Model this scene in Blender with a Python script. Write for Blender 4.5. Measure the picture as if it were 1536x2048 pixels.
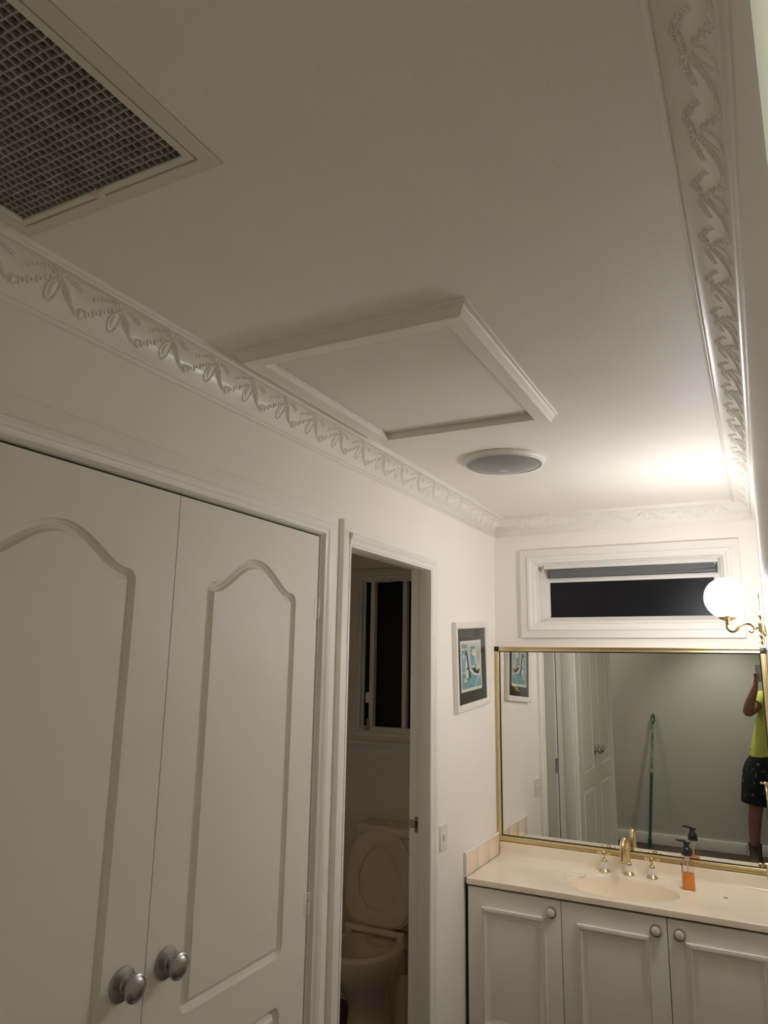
import bpy, bmesh, math, random
from mathutils import Vector, Matrix
for o in list(bpy.data.objects): bpy.data.objects.remove(o)
S = bpy.context.scene; COL = S.collection
random.seed(7)
PI = math.pi

# ------------------------------------------------------------------ camera
CAM = Vector((1.1826, -3.5137, 1.6747)); FPX = 1432.1
yaw, pit, rol = -0.4795, 0.2058, 0.0165
fw = Vector((math.sin(yaw)*math.cos(pit), math.cos(yaw)*math.cos(pit), math.sin(pit)))
rt0 = Vector((math.cos(yaw), -math.sin(yaw), 0)); up0 = rt0.cross(fw)
rt = math.cos(rol)*rt0 + math.sin(rol)*up0; up = -math.sin(rol)*rt0 + math.cos(rol)*up0
cam = bpy.data.cameras.new('camera'); co = bpy.data.objects.new('camera', cam); COL.objects.link(co)
m = Matrix.Identity(4)
for i in range(3): m[i][0], m[i][1], m[i][2], m[i][3] = rt[i], up[i], -fw[i], CAM[i]
co.matrix_world = m
cam.sensor_fit = 'VERTICAL'; cam.sensor_height = 36.0; cam.lens = FPX/2048*36.0
cam.clip_start = 0.004; cam.clip_end = 60
S.camera = co

# ------------------------------------------------------------------ world, exposure, light levels
W_ = bpy.data.worlds.new('night'); S.world = W_; W_.use_nodes = True
W_.node_tree.nodes['Background'].inputs[0].default_value = (0.004, 0.005, 0.008, 1)
W_.node_tree.nodes['Background'].inputs[1].default_value = 1.0
S.view_settings.view_transform = 'Standard'; S.view_settings.look = 'None'
S.view_settings.gamma = 1.0; S.view_settings.use_curve_mapping = False
S.view_settings.exposure = 0.55
GLOBE_STRENGTH = 44.0
FILL_DOWNLIGHT_W = 32.0
FILL_OYSTER_STRENGTH = 14.0
S.cycles.max_bounces = 24; S.cycles.diffuse_bounces = 20; S.cycles.glossy_bounces = 6
S.cycles.transmission_bounces = 10; S.cycles.transparent_max_bounces = 12
S.cycles.caustics_reflective = True; S.cycles.caustics_refractive = False
S.cycles.blur_glossy = 0.5
S.cycles.sample_clamp_indirect = 6.0
S.cycles.use_denoising = True

W = 1.208; H = 2.4; NEAR_L = -3.03; NEAR_R = -3.455; FAR = -4.28

# ------------------------------------------------------------------ materials
def mat(name, color, rough=0.5, metal=0.0, spec=0.5, bump=0.0, bscale=200.0, vary=0.0, vscale=6.0, coat=0.0, trans=0.0, ior=1.45, emit=None, estr=0.0, alpha=1.0, bdist=0.001):
    M = bpy.data.materials.new(name); M.use_nodes = True
    nt = M.node_tree; b = nt.nodes['Principled BSDF']; L = nt.links
    b.inputs['Base Color'].default_value = (*color, 1)
    b.inputs['Roughness'].default_value = rough; b.inputs['Metallic'].default_value = metal
    b.inputs['Specular IOR Level'].default_value = spec; b.inputs['IOR'].default_value = ior
    b.inputs['Coat Weight'].default_value = coat; b.inputs['Transmission Weight'].default_value = trans
    b.inputs['Alpha'].default_value = alpha
    tc = nt.nodes.new('ShaderNodeTexCoord')
    if vary > 0:
        n = nt.nodes.new('ShaderNodeTexNoise'); n.inputs['Scale'].default_value = vscale; n.inputs['Detail'].default_value = 4
        L.new(tc.outputs['Object'], n.inputs['Vector'])
        r = nt.nodes.new('ShaderNodeMapRange'); r.inputs[1].default_value = 0.3; r.inputs[2].default_value = 0.7
        r.inputs[3].default_value = 1-vary; r.inputs[4].default_value = 1+vary
        L.new(n.outputs['Fac'], r.inputs[0])
        mx = nt.nodes.new('ShaderNodeMix'); mx.data_type = 'RGBA'; mx.blend_type = 'MULTIPLY'; mx.inputs[0].default_value = 1
        mx.inputs[6].default_value = (*color, 1); L.new(r.outputs[0], mx.inputs[7]); L.new(mx.outputs[2], b.inputs['Base Color'])
    if bump > 0:
        n2 = nt.nodes.new('ShaderNodeTexNoise'); n2.inputs['Scale'].default_value = bscale; n2.inputs['Detail'].default_value = 3
        L.new(tc.outputs['Object'], n2.inputs['Vector'])
        bp = nt.nodes.new('ShaderNodeBump'); bp.inputs['Strength'].default_value = bump; bp.inputs['Distance'].default_value = bdist
        L.new(n2.outputs['Fac'], bp.inputs['Height']); L.new(bp.outputs['Normal'], b.inputs['Normal'])
    if emit:
        b.inputs['Emission Color'].default_value = (*emit, 1); b.inputs['Emission Strength'].default_value = estr
    return M

PW = (0.89, 0.856, 0.81)
m_wall = mat('wall_paint', PW, 0.5, spec=0.3, bump=0.15, bscale=260)
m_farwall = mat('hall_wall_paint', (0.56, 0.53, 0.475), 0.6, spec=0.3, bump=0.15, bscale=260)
m_ceil = mat('ceiling_paint', (0.875, 0.84, 0.795), 0.55, spec=0.35, bump=0.32, bscale=170, bdist=0.0012)
m_trim = mat('trim_gloss_paint', (0.875, 0.85, 0.80), 0.38, spec=0.5, bump=0.10, bscale=120)
m_corn = mat('cornice_gloss_paint', (0.875, 0.85, 0.80), 0.27, spec=0.5, bump=0.25, bscale=110, bdist=0.0015)
m_door = mat('cupboard_paint', (0.84, 0.81, 0.745), 0.47, spec=0.4, bump=0.22, bscale=60, bdist=0.0012)
m_vdoor = mat('vanity_paint', (0.86, 0.835, 0.78), 0.45, spec=0.35, bump=0.1, bscale=150)
m_dark = mat('dark_gap', (0.03, 0.025, 0.02), 0.9)
m_vent = mat('vent_frame_paint', (0.72, 0.68, 0.60), 0.45)
m_grid = mat('grille_plastic', (0.36, 0.33, 0.29), 0.6, vary=0.25, vscale=25)
m_filter = mat('filter_fibre', (0.10, 0.08, 0.068), 0.95, vary=0.6, vscale=60, bump=0.8, bscale=150, bdist=0.004)
m_fanplastic = mat('fan_plastic', (0.74, 0.71, 0.67), 0.35)
m_fangrid = mat('fan_mesh', (0.62, 0.60, 0.58), 0.35)
m_fandark = mat('fan_inside', (0.10, 0.095, 0.10), 0.7)
m_brass = mat('polished_brass', (0.70, 0.58, 0.36), 0.22, metal=1.0, vary=0.08, vscale=30)
m_tapbrass = mat('tap_brass', (0.66, 0.54, 0.33), 0.13, metal=1.0, vary=0.1, vscale=40)
m_goldframe = mat('gold_frame', (0.74, 0.60, 0.33), 0.30, metal=1.0)
m_black = mat('black_plastic', (0.012, 0.012, 0.013), 0.35)
m_mirror = mat('mirror_silver', (0.82, 0.835, 0.80), 0.0, metal=1.0)
m_globe = mat('opal_glass', (0.9, 0.9, 0.9), 0.2, emit=(1.0, 0.982, 0.982), estr=GLOBE_STRENGTH)
_nt = m_globe.node_tree; _g = _nt.nodes.new('ShaderNodeNewGeometry'); _sx = _nt.nodes.new('ShaderNodeSeparateXYZ'); _mr = _nt.nodes.new('ShaderNodeMapRange')
_nt.links.new(_g.outputs['Normal'], _sx.inputs[0]); _nt.links.new(_sx.outputs[2], _mr.inputs[0])
_mr.inputs[1].default_value = 0.25; _mr.inputs[2].default_value = 1.0; _mr.inputs[3].default_value = GLOBE_STRENGTH; _mr.inputs[4].default_value = GLOBE_STRENGTH*0.40
_nt.links.new(_mr.outputs[0], _nt.nodes['Principled BSDF'].inputs['Emission Strength'])
m_porc = mat('white_porcelain', (0.82, 0.79, 0.74), 0.12, coat=0.4)
m_marble = mat('cream_marble', (0.94, 0.845, 0.69), 0.16, spec=0.5, vary=0.05, vscale=5, coat=0.2)
m_tile = mat('peach_tile', (0.86, 0.72, 0.59), 0.12, coat=0.4)
m_grout = mat('grout', (0.82, 0.80, 0.74), 0.7)
m_pewter = mat('pewter', (0.46, 0.44, 0.42), 0.36, metal=1.0, bump=0.1, bscale=90)
m_nickel = mat('brushed_nickel', (0.55, 0.51, 0.46), 0.3, metal=1.0)
m_strike = mat('strike_metal', (0.42, 0.36, 0.26), 0.4, metal=0.8)
m_toilet = mat('cream_ceramic', (0.78, 0.66, 0.51), 0.15, coat=0.3)
m_seat = mat('cream_seat_plastic', (0.78, 0.65, 0.50), 0.25)
m_night = mat('night_glass', (0.006, 0.0065, 0.009), 0.24, spec=0.35, bump=0.5, bscale=500)
m_winpaint = mat('window_paint', (0.80, 0.78, 0.745), 0.4, spec=0.4)
m_blind = mat('blind_vinyl', (0.13, 0.135, 0.14), 0.4)
m_frame = mat('white_picture_frame', (0.82, 0.79, 0.74), 0.35)
m_mount = mat('black_mount', (0.022, 0.021, 0.019), 0.7)
m_paper = mat('print_paper', (0.80, 0.78, 0.74), 0.6)
m_pale = mat('print_pale_lilac', (0.66, 0.63, 0.65), 0.6)
m_teal = mat('print_teal', (0.19, 0.40, 0.46), 0.6)
m_blue = mat('print_blue', (0.22, 0.41, 0.56), 0.6)
m_greyteal = mat('print_grey_teal', (0.27, 0.38, 0.38), 0.6)
m_cream = mat('print_cream', (0.80, 0.78, 0.62), 0.6)
m_ink = mat('print_ink', (0.03, 0.03, 0.035), 0.6)
m_lightblue = mat('print_light_blue', (0.50, 0.68, 0.72), 0.6)
m_plasticwhite = mat('switch_plastic', (0.76, 0.73, 0.66), 0.3)
m_floor = mat('brown_timber_floor', (0.075, 0.037, 0.02), 0.35, vary=0.4, vscale=3)
m_pole = mat('green_pole', (0.035, 0.11, 0.06), 0.35, vary=0.3, vscale=20)
m_polewhite = mat('paint_spatter', (0.20, 0.24, 0.19), 0.7, vary=0.9, vscale=30)
m_skin = mat('skin', (0.34, 0.165, 0.125), 0.5, vary=0.1, vscale=15)
m_shirt = mat('hi_vis_yellow', (0.56, 0.62, 0.12), 0.8, bump=0.3, bscale=40, bdist=0.004)
m_boot = mat('brown_boot_leather', (0.17, 0.115, 0.075), 0.75, vary=0.3, vscale=20)
m_hair = mat('dark_hair', (0.05, 0.035, 0.025), 0.6, bump=0.5, bscale=90)
m_eye = mat('eye_white', (0.8, 0.8, 0.78), 0.2)
m_phone = mat('phone_grey', (0.30, 0.31, 0.31), 0.3)
m_lens = mat('lens_black', (0.01, 0.01, 0.012), 0.1)
m_soapblack = mat('pump_black', (0.010, 0.013, 0.02), 0.25)
m_label = mat('label_white', (0.78, 0.76, 0.73), 0.4)
m_labelred = mat('label_pink', (0.60, 0.30, 0.26), 0.4)
m_bottle = mat('clear_plastic', (0.93, 0.90, 0.88), 0.05, trans=1.0, ior=1.12)
m_soap = mat('orange_soap', (0.85, 0.30, 0.045), 0.12, coat=0.3)
m_jamb = mat('jamb_bounce_tint', (0.83, 0.86, 0.74), 0.5)  # greenish bounce light on the near lining, put into its base colour
m_glass = mat('picture_glass', (1, 1, 1), 0.02, trans=1.0, ior=1.5)
def thin_clear(name, tint, fac, rough=0.02):
    M = bpy.data.materials.new(name); M.use_nodes = True; nt = M.node_tree; nt.nodes.clear()
    o = nt.nodes.new('ShaderNodeOutputMaterial'); mx = nt.nodes.new('ShaderNodeMixShader'); t = nt.nodes.new('ShaderNodeBsdfTransparent'); g = nt.nodes.new('ShaderNodeBsdfGlossy')
    t.inputs[0].default_value = (*tint, 1); g.inputs['Roughness'].default_value = rough
    lw = nt.nodes.new('ShaderNodeLayerWeight'); lw.inputs[0].default_value = 0.5
    pw = nt.nodes.new('ShaderNodeMath'); pw.operation = 'POWER'; pw.inputs[1].default_value = 5.0
    fr = nt.nodes.new('ShaderNodeMath'); fr.operation = 'MULTIPLY_ADD'; fr.inputs[1].default_value = 0.9; fr.inputs[2].default_value = fac
    nt.links.new(lw.outputs['Facing'], pw.inputs[0]); nt.links.new(pw.outputs[0], fr.inputs[0])
    nt.links.new(fr.outputs[0], mx.inputs[0]); nt.links.new(t.outputs[0], mx.inputs[1]); nt.links.new(g.outputs[0], mx.inputs[2]); nt.links.new(mx.outputs[0], o.inputs[0]); return M
m_glass = thin_clear('picture_glass_clear', (0.97, 0.98, 0.97), 0.02); m_bottle = thin_clear('clear_plastic_thin', (0.95, 0.925, 0.91), 0.03, 0.06)
m_twall = mat('toilet_room_paint', (0.78, 0.73, 0.64), 0.6, spec=0.3)
m_down = mat('fill_downlight_diffuser', (0.9, 0.9, 0.9), 0.4, emit=(0.93, 1.0, 0.80), estr=6.0)
# shorts: dark cloth with white paint splashes
def shorts_mat():
    M = mat('navy_work_shorts', (0.012, 0.014, 0.018), 0.85); nt = M.node_tree; b = nt.nodes['Principled BSDF']
    tc = nt.nodes['Texture Coordinate']; mp = nt.nodes.new('ShaderNodeMapping'); mp.inputs['Scale'].default_value = (1, 1, 1.6)
    nt.links.new(tc.outputs['Object'], mp.inputs[0])
    n = nt.nodes.new('ShaderNodeTexNoise'); n.inputs['Scale'].default_value = 24; n.inputs['Detail'].default_value = 6; n.inputs['Roughness'].default_value = 0.65
    nt.links.new(mp.outputs[0], n.inputs['Vector'])
    r = nt.nodes.new('ShaderNodeValToRGB'); r.color_ramp.elements[0].position = 0.60; r.color_ramp.elements[1].position = 0.66
    r.color_ramp.elements[0].color = (0.010, 0.012, 0.017, 1); r.color_ramp.elements[1].color = (0.30, 0.30, 0.29, 1)
    nt.links.new(n.outputs['Fac'], r.inputs[0]); nt.links.new(r.outputs[0], b.inputs['Base Color']); return M
m_shorts = shorts_mat()

# ------------------------------------------------------------------ mesh helpers
class MB:
    def __init__(s): s.v = []; s.f = []; s.mi = []; s.cur = 0
    def add(s, vs, fs):
        o = len(s.v); s.v += [Vector(p) for p in vs]
        for f in fs: s.f.append([i+o for i in f]); s.mi.append(s.cur)
    def from_bm(s, bm):
        bm.verts.index_update(); s.add([v.co.copy() for v in bm.verts], [[v.index for v in f.verts] for f in bm.faces]); bm.free()
    def box(s, x0, x1, y0, y1, z0, z1, bev=0.0, seg=2):
        bm = bmesh.new(); bmesh.ops.create_cube(bm, size=1)
        for v in bm.verts: v.co = Vector(((x0+x1)/2+v.co.x*(x1-x0), (y0+y1)/2+v.co.y*(y1-y0), (z0+z1)/2+v.co.z*(z1-z0)))
        if bev > 0: bmesh.ops.bevel(bm, geom=list(bm.edges), offset=bev, segments=seg, profile=0.6, affect='EDGES')
        s.from_bm(bm); return s
    def lathe(s, prof, origin, axis=(0, 0, 1), n=32, cap=True, sx=1, sy=1):
        ax = Vector(axis).normalized(); e1 = ax.orthogonal().normalized(); e2 = ax.cross(e1)
        if abs(ax.z) > 0.99: e1, e2 = Vector((1, 0, 0)), Vector((0, 1, 0))
        o = Vector(origin); vs = []; fs = []; k = len(prof)
        for i in range(n):
            a = 2*PI*i/n; d = e1*math.cos(a)*sx + e2*math.sin(a)*sy
            for r, h in prof: vs.append(o + ax*h + d*r)
        for i in range(n):
            j = (i+1) % n
            for t in range(k-1): fs.append([i*k+t, j*k+t, j*k+t+1, i*k+t+1])
        if cap:
            if prof[0][0] > 1e-6: fs.append([i*k for i in range(n)])
            if prof[-1][0] > 1e-6: fs.append([i*k+k-1 for i in range(n)])
        s.add(vs, fs); return s
    def sphere(s, c, r, n=24, m=14, sc=(1, 1, 1)):
        bm = bmesh.new(); bmesh.ops.create_uvsphere(bm, u_segments=n, v_segments=m, radius=1)
        for v in bm.verts: v.co = Vector((c[0]+v.co.x*r*sc[0], c[1]+v.co.y*r*sc[1], c[2]+v.co.z*r*sc[2]))
        s.from_bm(bm); return s
    def tube(s, pts, rad, n=12, cap=True):
        pts = [Vector(p) for p in pts]; k = len(pts)
        if not isinstance(rad, (list, tuple)): rad = [rad]*k
        vs = []; fs = []; prev = None
        for i, p in enumerate(pts):
            t = (pts[min(i+1, k-1)]-pts[max(i-1, 0)]).normalized()
            if prev is None: a = t.orthogonal().normalized()
            else: a = (prev - t*prev.dot(t)).normalized()
            prev = a; b = t.cross(a)
            for j in range(n):
                an = 2*PI*j/n; vs.append(p + (a*math.cos(an)+b*math.sin(an))*rad[i])
        for i in range(k-1):
            for j in range(n):
                jj = (j+1) % n; fs.append([i*n+j, i*n+jj, (i+1)*n+jj, (i+1)*n+j])
        if cap: fs.append(list(range(n))); fs.append([(k-1)*n+j for j in range(n)])
        s.add(vs, fs); return s
    def loft(s, rings, cap=True):
        n = len(rings[0]); vs = [p for r in rings for p in r]; fs = []
        for i in range(len(rings)-1):
            for j in range(n):
                jj = (j+1) % n; fs.append([i*n+j, i*n+jj, (i+1)*n+jj, (i+1)*n+j])
        if cap: fs.append(list(range(n))); fs.append([(len(rings)-1)*n+j for j in range(n)])
        s.add(vs, fs); return s
    def sweep(s, corners, dirs, prof, P, closed=True, dmap=None):
        """profile (d,h): d along the mitre direction of each corner, h along the normal"""
        vs = []; fs = []; k = len(prof); n = len(corners)
        for (cu, cv), (du, dv) in zip(corners, dirs):
            for d, h in prof: vs.append(P(cu+du*(dmap(d) if dmap and du < 0 else d), cv+dv*d, h))
        for i in range(n if closed else n-1):
            j = (i+1) % n
            for t in range(k): fs.append([i*k+t, j*k+t, j*k+(t+1) % k, i*k+(t+1) % k])
        if not closed: fs.append(list(range(k))); fs.append([(n-1)*k+t for t in range(k)])
        s.add(vs, fs); return s
    def poly(s, pts, P, h0, h1):
        n = len(pts); vs = [P(u, v, h0) for u, v in pts]+[P(u, v, h1) for u, v in pts]
        fs = [list(range(n)), list(range(n, 2*n))]+[[i, (i+1) % n, n+(i+1) % n, n+i] for i in range(n)]
        s.add(vs, fs); return s
    def build(s, name, mats, parent=None, smooth=35, props=None, merge=0.0, fixn=True):
        if not isinstance(mats, (list, tuple)): mats = [mats]
        off = Vector((0, 0, 0)); p = parent
        while p is not None: off += p.location; p = p.parent
        me = bpy.data.meshes.new(name)
        me.from_pydata([v-off for v in s.v], [], s.f)
        for i, mm in enumerate(s.mi): me.polygons[i].material_index = mm
        for mm in mats: me.materials.append(mm)
        if fixn or merge > 0:
            bm = bmesh.new(); bm.from_mesh(me)
            if merge > 0: bmesh.ops.remove_doubles(bm, verts=bm.verts, dist=merge)
            if fixn: bmesh.ops.recalc_face_normals(bm, faces=bm.faces)
            bm.to_mesh(me); bm.free()
        if smooth:
            for pl in me.polygons: pl.use_smooth = True
            me.set_sharp_from_angle(angle=math.radians(smooth))
        o = bpy.data.objects.new(name, me); COL.objects.link(o)
        if parent is not None: o.parent = parent
        for k, v in (props or {}).items(): o[k] = v
        return o

def thing(name, label, cat, loc, group=None):
    o = bpy.data.objects.new(name, None); COL.objects.link(o); o.location = loc; o.empty_display_size = 0.05
    o['label'] = label; o['category'] = cat
    if group: o['group'] = group
    return o
STR = {'kind': 'structure'}
def struct(mb, name, m, label=None, **k):
    p = dict(STR)
    if label: p['label'] = label
    return mb.build(name, m, props=p, **k)

PX = lambda u, v, h: Vector((h, u, v))            # on the left wall: u = y, v = z, h = out of the wall
PBK = lambda u, v, h: Vector((u, -h, v))          # on the back wall: u = x, v = z
PCL = lambda u, v, h: Vector((u, v, H-h))         # on the ceiling: u = x, v = y
def PZ(z): return lambda u, v, h: Vector((u, v, z+h))
SQ = [(-1, -1), (1, -1), (1, 1), (-1, 1)]
def rect(u0, u1, v0, v1): return [(u0, v0), (u1, v0), (u1, v1), (u0, v1)]

# ================================================================== SETTING
# left wall with toilet doorway (y -1.506..-0.846, to z 2.045)
DY0, DY1, DZ = -1.506, -0.846, 2.047
b = MB(); b.box(-0.07, 0, NEAR_L, DY0-0.012, 0, H); b.box(-0.07, 0, DY1+0.012, 0.0, 0, H); b.box(-0.07, 0, DY0-0.012, DY1+0.012, DZ+0.012, H)
struct(b, 'wall_left', m_wall, smooth=0)
# back wall with window hole
wx0, wx1, wz0, wz1 = 0.207, 1.064, 1.866, 2.166
b = MB(); b.box(-0.07, wx0, 0, 0.12, 0, H); b.box(wx1, 1.5, 0, 0.12, 0, H); b.box(wx0, wx1, 0, 0.12, 0, wz0); b.box(wx0, wx1, 0, 0.12, wz1, H)
struct(b, 'wall_back', m_wall, smooth=0)
b = MB(); b.box(W, W+0.1, NEAR_R, 0, 0, H); struct(b, 'wall_right', m_wall, smooth=0)
b = MB(); b.box(-1.3, 2.3, FAR-0.1, FAR, 0, H); struct(b, 'wall_far', m_farwall, smooth=0)
b = MB(); b.box(-1.4, -1.3, FAR-0.1, NEAR_L+0.1, 0, H); struct(b, 'wall_hall_left', m_farwall, smooth=0)
b = MB(); b.box(2.3, 2.4, FAR-0.1, NEAR_R+0.1, 0, H); struct(b, 'wall_hall_right', m_farwall, smooth=0)
b = MB(); b.box(-1.3, -0.07, NEAR_L, NEAR_L+0.1, 0, H); struct(b, 'wall_hall_front_left', m_farwall, smooth=0)
b = MB(); b.box(W+0.1, 2.3, NEAR_R, NEAR_R+0.1, 0, H); struct(b, 'wall_hall_front_right', m_farwall, smooth=0)
b = MB(); b.box(-1.4, 2.4, FAR-0.1, 0.12, -0.08, 0); struct(b, 'floor', m_floor, smooth=0)
# ceiling with the return-air vent hole and the hatch recess
VX0, VX1, VY0, VY1 = 0.118, 0.501, -3.42, -2.819
HX0, HX1, HY0, HY1 = 0.166, 0.648, -2.199, -1.540
b = MB()
xs = [-1.4, VX0, HX0, VX1, HX1, 2.4]; ys = [FAR-0.1, VY0, VY1, HY0, HY1, 0.12]
for i in range(5):
    for j in range(5):
        cx, cy = (xs[i]+xs[i+1])/2, (ys[j]+ys[j+1])/2
        if VX0 < cx < VX1 and VY0 < cy < VY1: continue
        if HX0 < cx < HX1 and HY0 < cy < HY1: continue
        b.add([(xs[i], ys[j], H), (xs[i+1], ys[j], H), (xs[i+1], ys[j+1], H), (xs[i], ys[j+1], H)], [[0, 1, 2, 3]])
b.box(-1.4, 2.4, FAR-0.1, 0.12, H+0.2, H+0.25)
for (x0, x1, y0, y1) in ((VX0, VX1, VY0, VY1), (HX0, HX1, HY0, HY1)):
    b.add([(x0, y0, H), (x1, y0, H), (x1, y1, H), (x0, y1, H), (x0, y0, H+.2), (x1, y0, H+.2), (x1, y1, H+.2), (x0, y1, H+.2)], [[0, 1, 5, 4], [1, 2, 6, 5], [2, 3, 7, 6], [3, 0, 4, 7]])
struct(b, 'ceiling', m_ceil, smooth=0, merge=1e-5)
# toilet room shell
b = MB(); b.box(-1.05, -0.07, 0.0, 0.12, 0, 1.31); b.box(-1.05, -0.79, 0, .12, 1.31, 2.14); b.box(-0.25, -0.07, 0, .12, 1.31, 2.14); b.box(-1.05, -0.07, 0, .12, 2.14, H)
struct(b, 'wall_toilet_back', m_twall, smooth=0)
b = MB(); b.box(-1.12, -1.0, -1.75, 0, 0, H); struct(b, 'wall_toilet_left', m_twall, smooth=0)
b = MB(); b.box(-1.0, -0.07, -1.75, -1.65, 0, H); struct(b, 'wall_toilet_front', m_twall, smooth=0)
b = MB(); b.box(-1.0, -0.07, -1.65, 0, 2.265, 2.285); struct(b, 'ceiling_toilet', m_twall, smooth=0)
b = MB(); b.box(-1.0, -0.07, -0.06, 0.0, 2.176, 2.265, 0.003); struct(b, 'trim_5', m_twall)

# ------------------------------------------------------------------ cornices
CW, CD = 0.087, 0.090
ACX, ACB, AR, ARB = 0.0765, 0.079, 0.0645, 0.0745
def cornice_profile():
    p = [(0.0, 0.0), (CW, 0.0), (CW, 0.009), (CW-0.0035, 0.010)]
    for i in range(7):
        a = PI*i/6; p.append((CW-0.0068 + 0.003*math.cos(a), 0.0105+0.0045*math.sin(a)))
    p += [(0.0772, 0.0135), (0.0768, 0.0125), (0.0766, 0.0050)]
    for i in range(19):
        t = PI/2 + PI/2*i/18
        p.append((ACX+AR*math.cos(t), ACB-ARB*math.sin(t)))
    p += [(0.012, 0.0815), (0.0085, 0.0818), (0.0085, 0.0855)]
    p += [(0.0078, 0.0875), (0.005, 0.0882), (0.0035, 0.090), (0.0, 0.090)]
    return p
def cove(v, h):       # v: arc length from the ceiling side (mm), h: height off the surface (mm)
    t = PI/2 + (v/1000)/AR; r = 1-h/1000/AR
    return ACX+AR*r*math.cos(t), ACB-ARB*r*math.sin(t)
def motif_blobs():
    B = []          # s, v, half length, half width, height, rotation
    cs, cv = 0.0, 57.5
    for i in range(24):
        a = 2*PI*i/24; B.append((cs+12.8*math.sin(a), cv-21.5*math.cos(a), 2.7, 2.7, 3.0, a))
    B.append((cs, cv, 7.2, 15.0, 2.4, 0)); 
    # bow
    B += [(0, 29, 3.6, 3.2, 4.0, 0), (-6, 27, 5.2, 3.0, 3.0, 0.35), (6, 28, 5.2, 3.0, 3.0, -0.35), (0, 24.5, 2.4, 3.6, 3.0, 0), (-3, 34, 2.2, 4, 2.5, 0.3), (3, 34, 2.2, 4, 2.5, -0.3)]
    def chain(path, n, l, w, h, jit=1.0, taper=0.4):
        for i in range(n):
            t = i/(n-1)*(len(path)-1); k = min(int(t), len(path)-2); f = t-k
            s0 = path[k][0]*(1-f)+path[k+1][0]*f; v0 = path[k][1]*(1-f)+path[k+1][1]*f
            a = math.atan2(path[k+1][1]-path[k][1], path[k+1][0]-path[k][0]); q = 1-taper*i/n
            for sg in (-1, 1):
                B.append((s0-sg*math.sin(a)*w*0.8*jit, v0+sg*math.cos(a)*w*0.8*jit, l*q, w*q, h*q, a+sg*0.55))
    chain([(-12, 25), (-20, 20), (-30, 18), (-40, 25), (-52, 29), (-63, 38)], 10, 4.3, 2.7, 3.4, 1.2, 0.3)
    chain([(12, 28), (20, 25), (31, 26), (42, 31), (50, 33), (57, 36)], 8, 4.2, 2.7, 3.4, 1.2, 0.3)
    # husk swag from the bow down to the rosette
    sw = [(8, 32), (16, 39), (31, 52), (46, 65), (60, 75)]
    for i in range(15):
        t = i/14*(len(sw)-1); k = min(int(t), len(sw)-2); f = t-k
        s0 = sw[k][0]*(1-f)+sw[k+1][0]*f; v0 = sw[k][1]*(1-f)+sw[k+1][1]*f; a = math.atan2(sw[k+1][1]-sw[k][1], sw[k+1][0]-sw[k][0])
        wd = 1.8+3.0*math.sin(PI*min(1, i/13))
        for sg in (-1, 0, 1): B.append((s0-sg*math.sin(a)*wd, v0+sg*math.cos(a)*wd, 4.2, 2.1, 3.2+1.2*(sg == 0), a+sg*0.45))
    # rosette
    B.append((73.5, 75.0, 6.2, 6.2, 5.0, 0))
    for i in range(12):
        a = 2*PI*i/12; B.append((73.5+8.2*math.cos(a), 75.0+8.2*math.sin(a), 2.3, 2.1, 2.4, a))
    # bellflowers up to the next oval
    for (s0, v0, w) in ((86, 71, 7.0), (93, 68, 3.2), (101, 64, 6.4), (108, 60, 3.0), (116, 54.5, 5.6), (122, 50, 2.8), (129, 44, 4.4), (135, 39, 2.6)):
        a = -0.55
        for sg in (-1, 0, 1): B.append((s0-sg*math.sin(a)*w*0.75, v0+sg*math.cos(a)*w*0.75, 2.3, w*0.45, 3.4, a))
    return [(q[0], q[1], q[2], q[3], q[4]*0.85, q[5]) for q in B]
BL = motif_blobs()
def add_motif(mb, P, s_off, smin, smax, seg=7):
    for (s0, v0, l, w, h, a) in BL:
        ss = s0+s_off*1000
        if ss < smin*1000 or ss > smax*1000: continue
        ca, sa = math.cos(a), math.sin(a); vs = []; fs = []; seg = 18 if max(l, w) > 5.5 else 7
        for r, hh in ((1.0, -0.4), (0.82, 0.58*h), (0.45, 0.92*h)):
            for i in range(seg):
                t = 2*PI*i/seg; x, y = l*r*math.cos(t), w*r*math.sin(t)
                vs.append(P((ss+x*ca-y*sa)/1000, *cove(v0+x*sa+y*ca, hh)))
        vs.append(P(ss/1000, *cove(v0, h)))
        for q in (0, 1):
            for i in range(seg): j = (i+1) % seg; fs.append([q*seg+i, q*seg+j, (q+1)*seg+j, (q+1)*seg+i])
        for i in range(seg): fs.append([2*seg+i, 2*seg+(i+1) % seg, 3*seg])
        mb.add(vs, fs)
def cornice(name, P, s0, s1, m0, m1, phase, label):
    """P(s, a, b): a off the wall, b below the ceiling; m0/m1: mitred ends"""
    b = MB(); pr = cornice_profile(); k = len(pr); vs = []; fs = []
    for (s, mm) in ((s0, m0), (s1, -m1)):
        for a, d in pr: vs.append(P(s+mm*a, a, d))
    for t in range(k): fs.append([t, k+t, k+(t+1) % k, (t+1) % k])
    fs += [list(range(k)), [k+t for t in range(k)]]
    b.add(vs, fs); b2 = MB()
    n0 = int(math.floor((s0-phase)/0.1505))-1
    for n in range(n0, n0+40):
        add_motif(b2, P, phase+n*0.1505, s0+0.02+0.05*m0, s1-0.01-0.05*m1)
    b.add(b2.v, b2.f)
    return struct(b, name, m_corn, label, smooth=50)
cornice('trim_1', lambda s, a, d: Vector((a, s, H-d)), NEAR_L, 0.0, 0, 1, -2.54, None)
cornice('trim_2', lambda s, a, d: Vector((s, -a, H-d)), 0.0, W, 1, 1, 0.156, None)
cornice('trim_3', lambda s, a, d: Vector((W-a, s, H-d)), NEAR_R, 0.0, 0, 1, -2.569, None)

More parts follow.
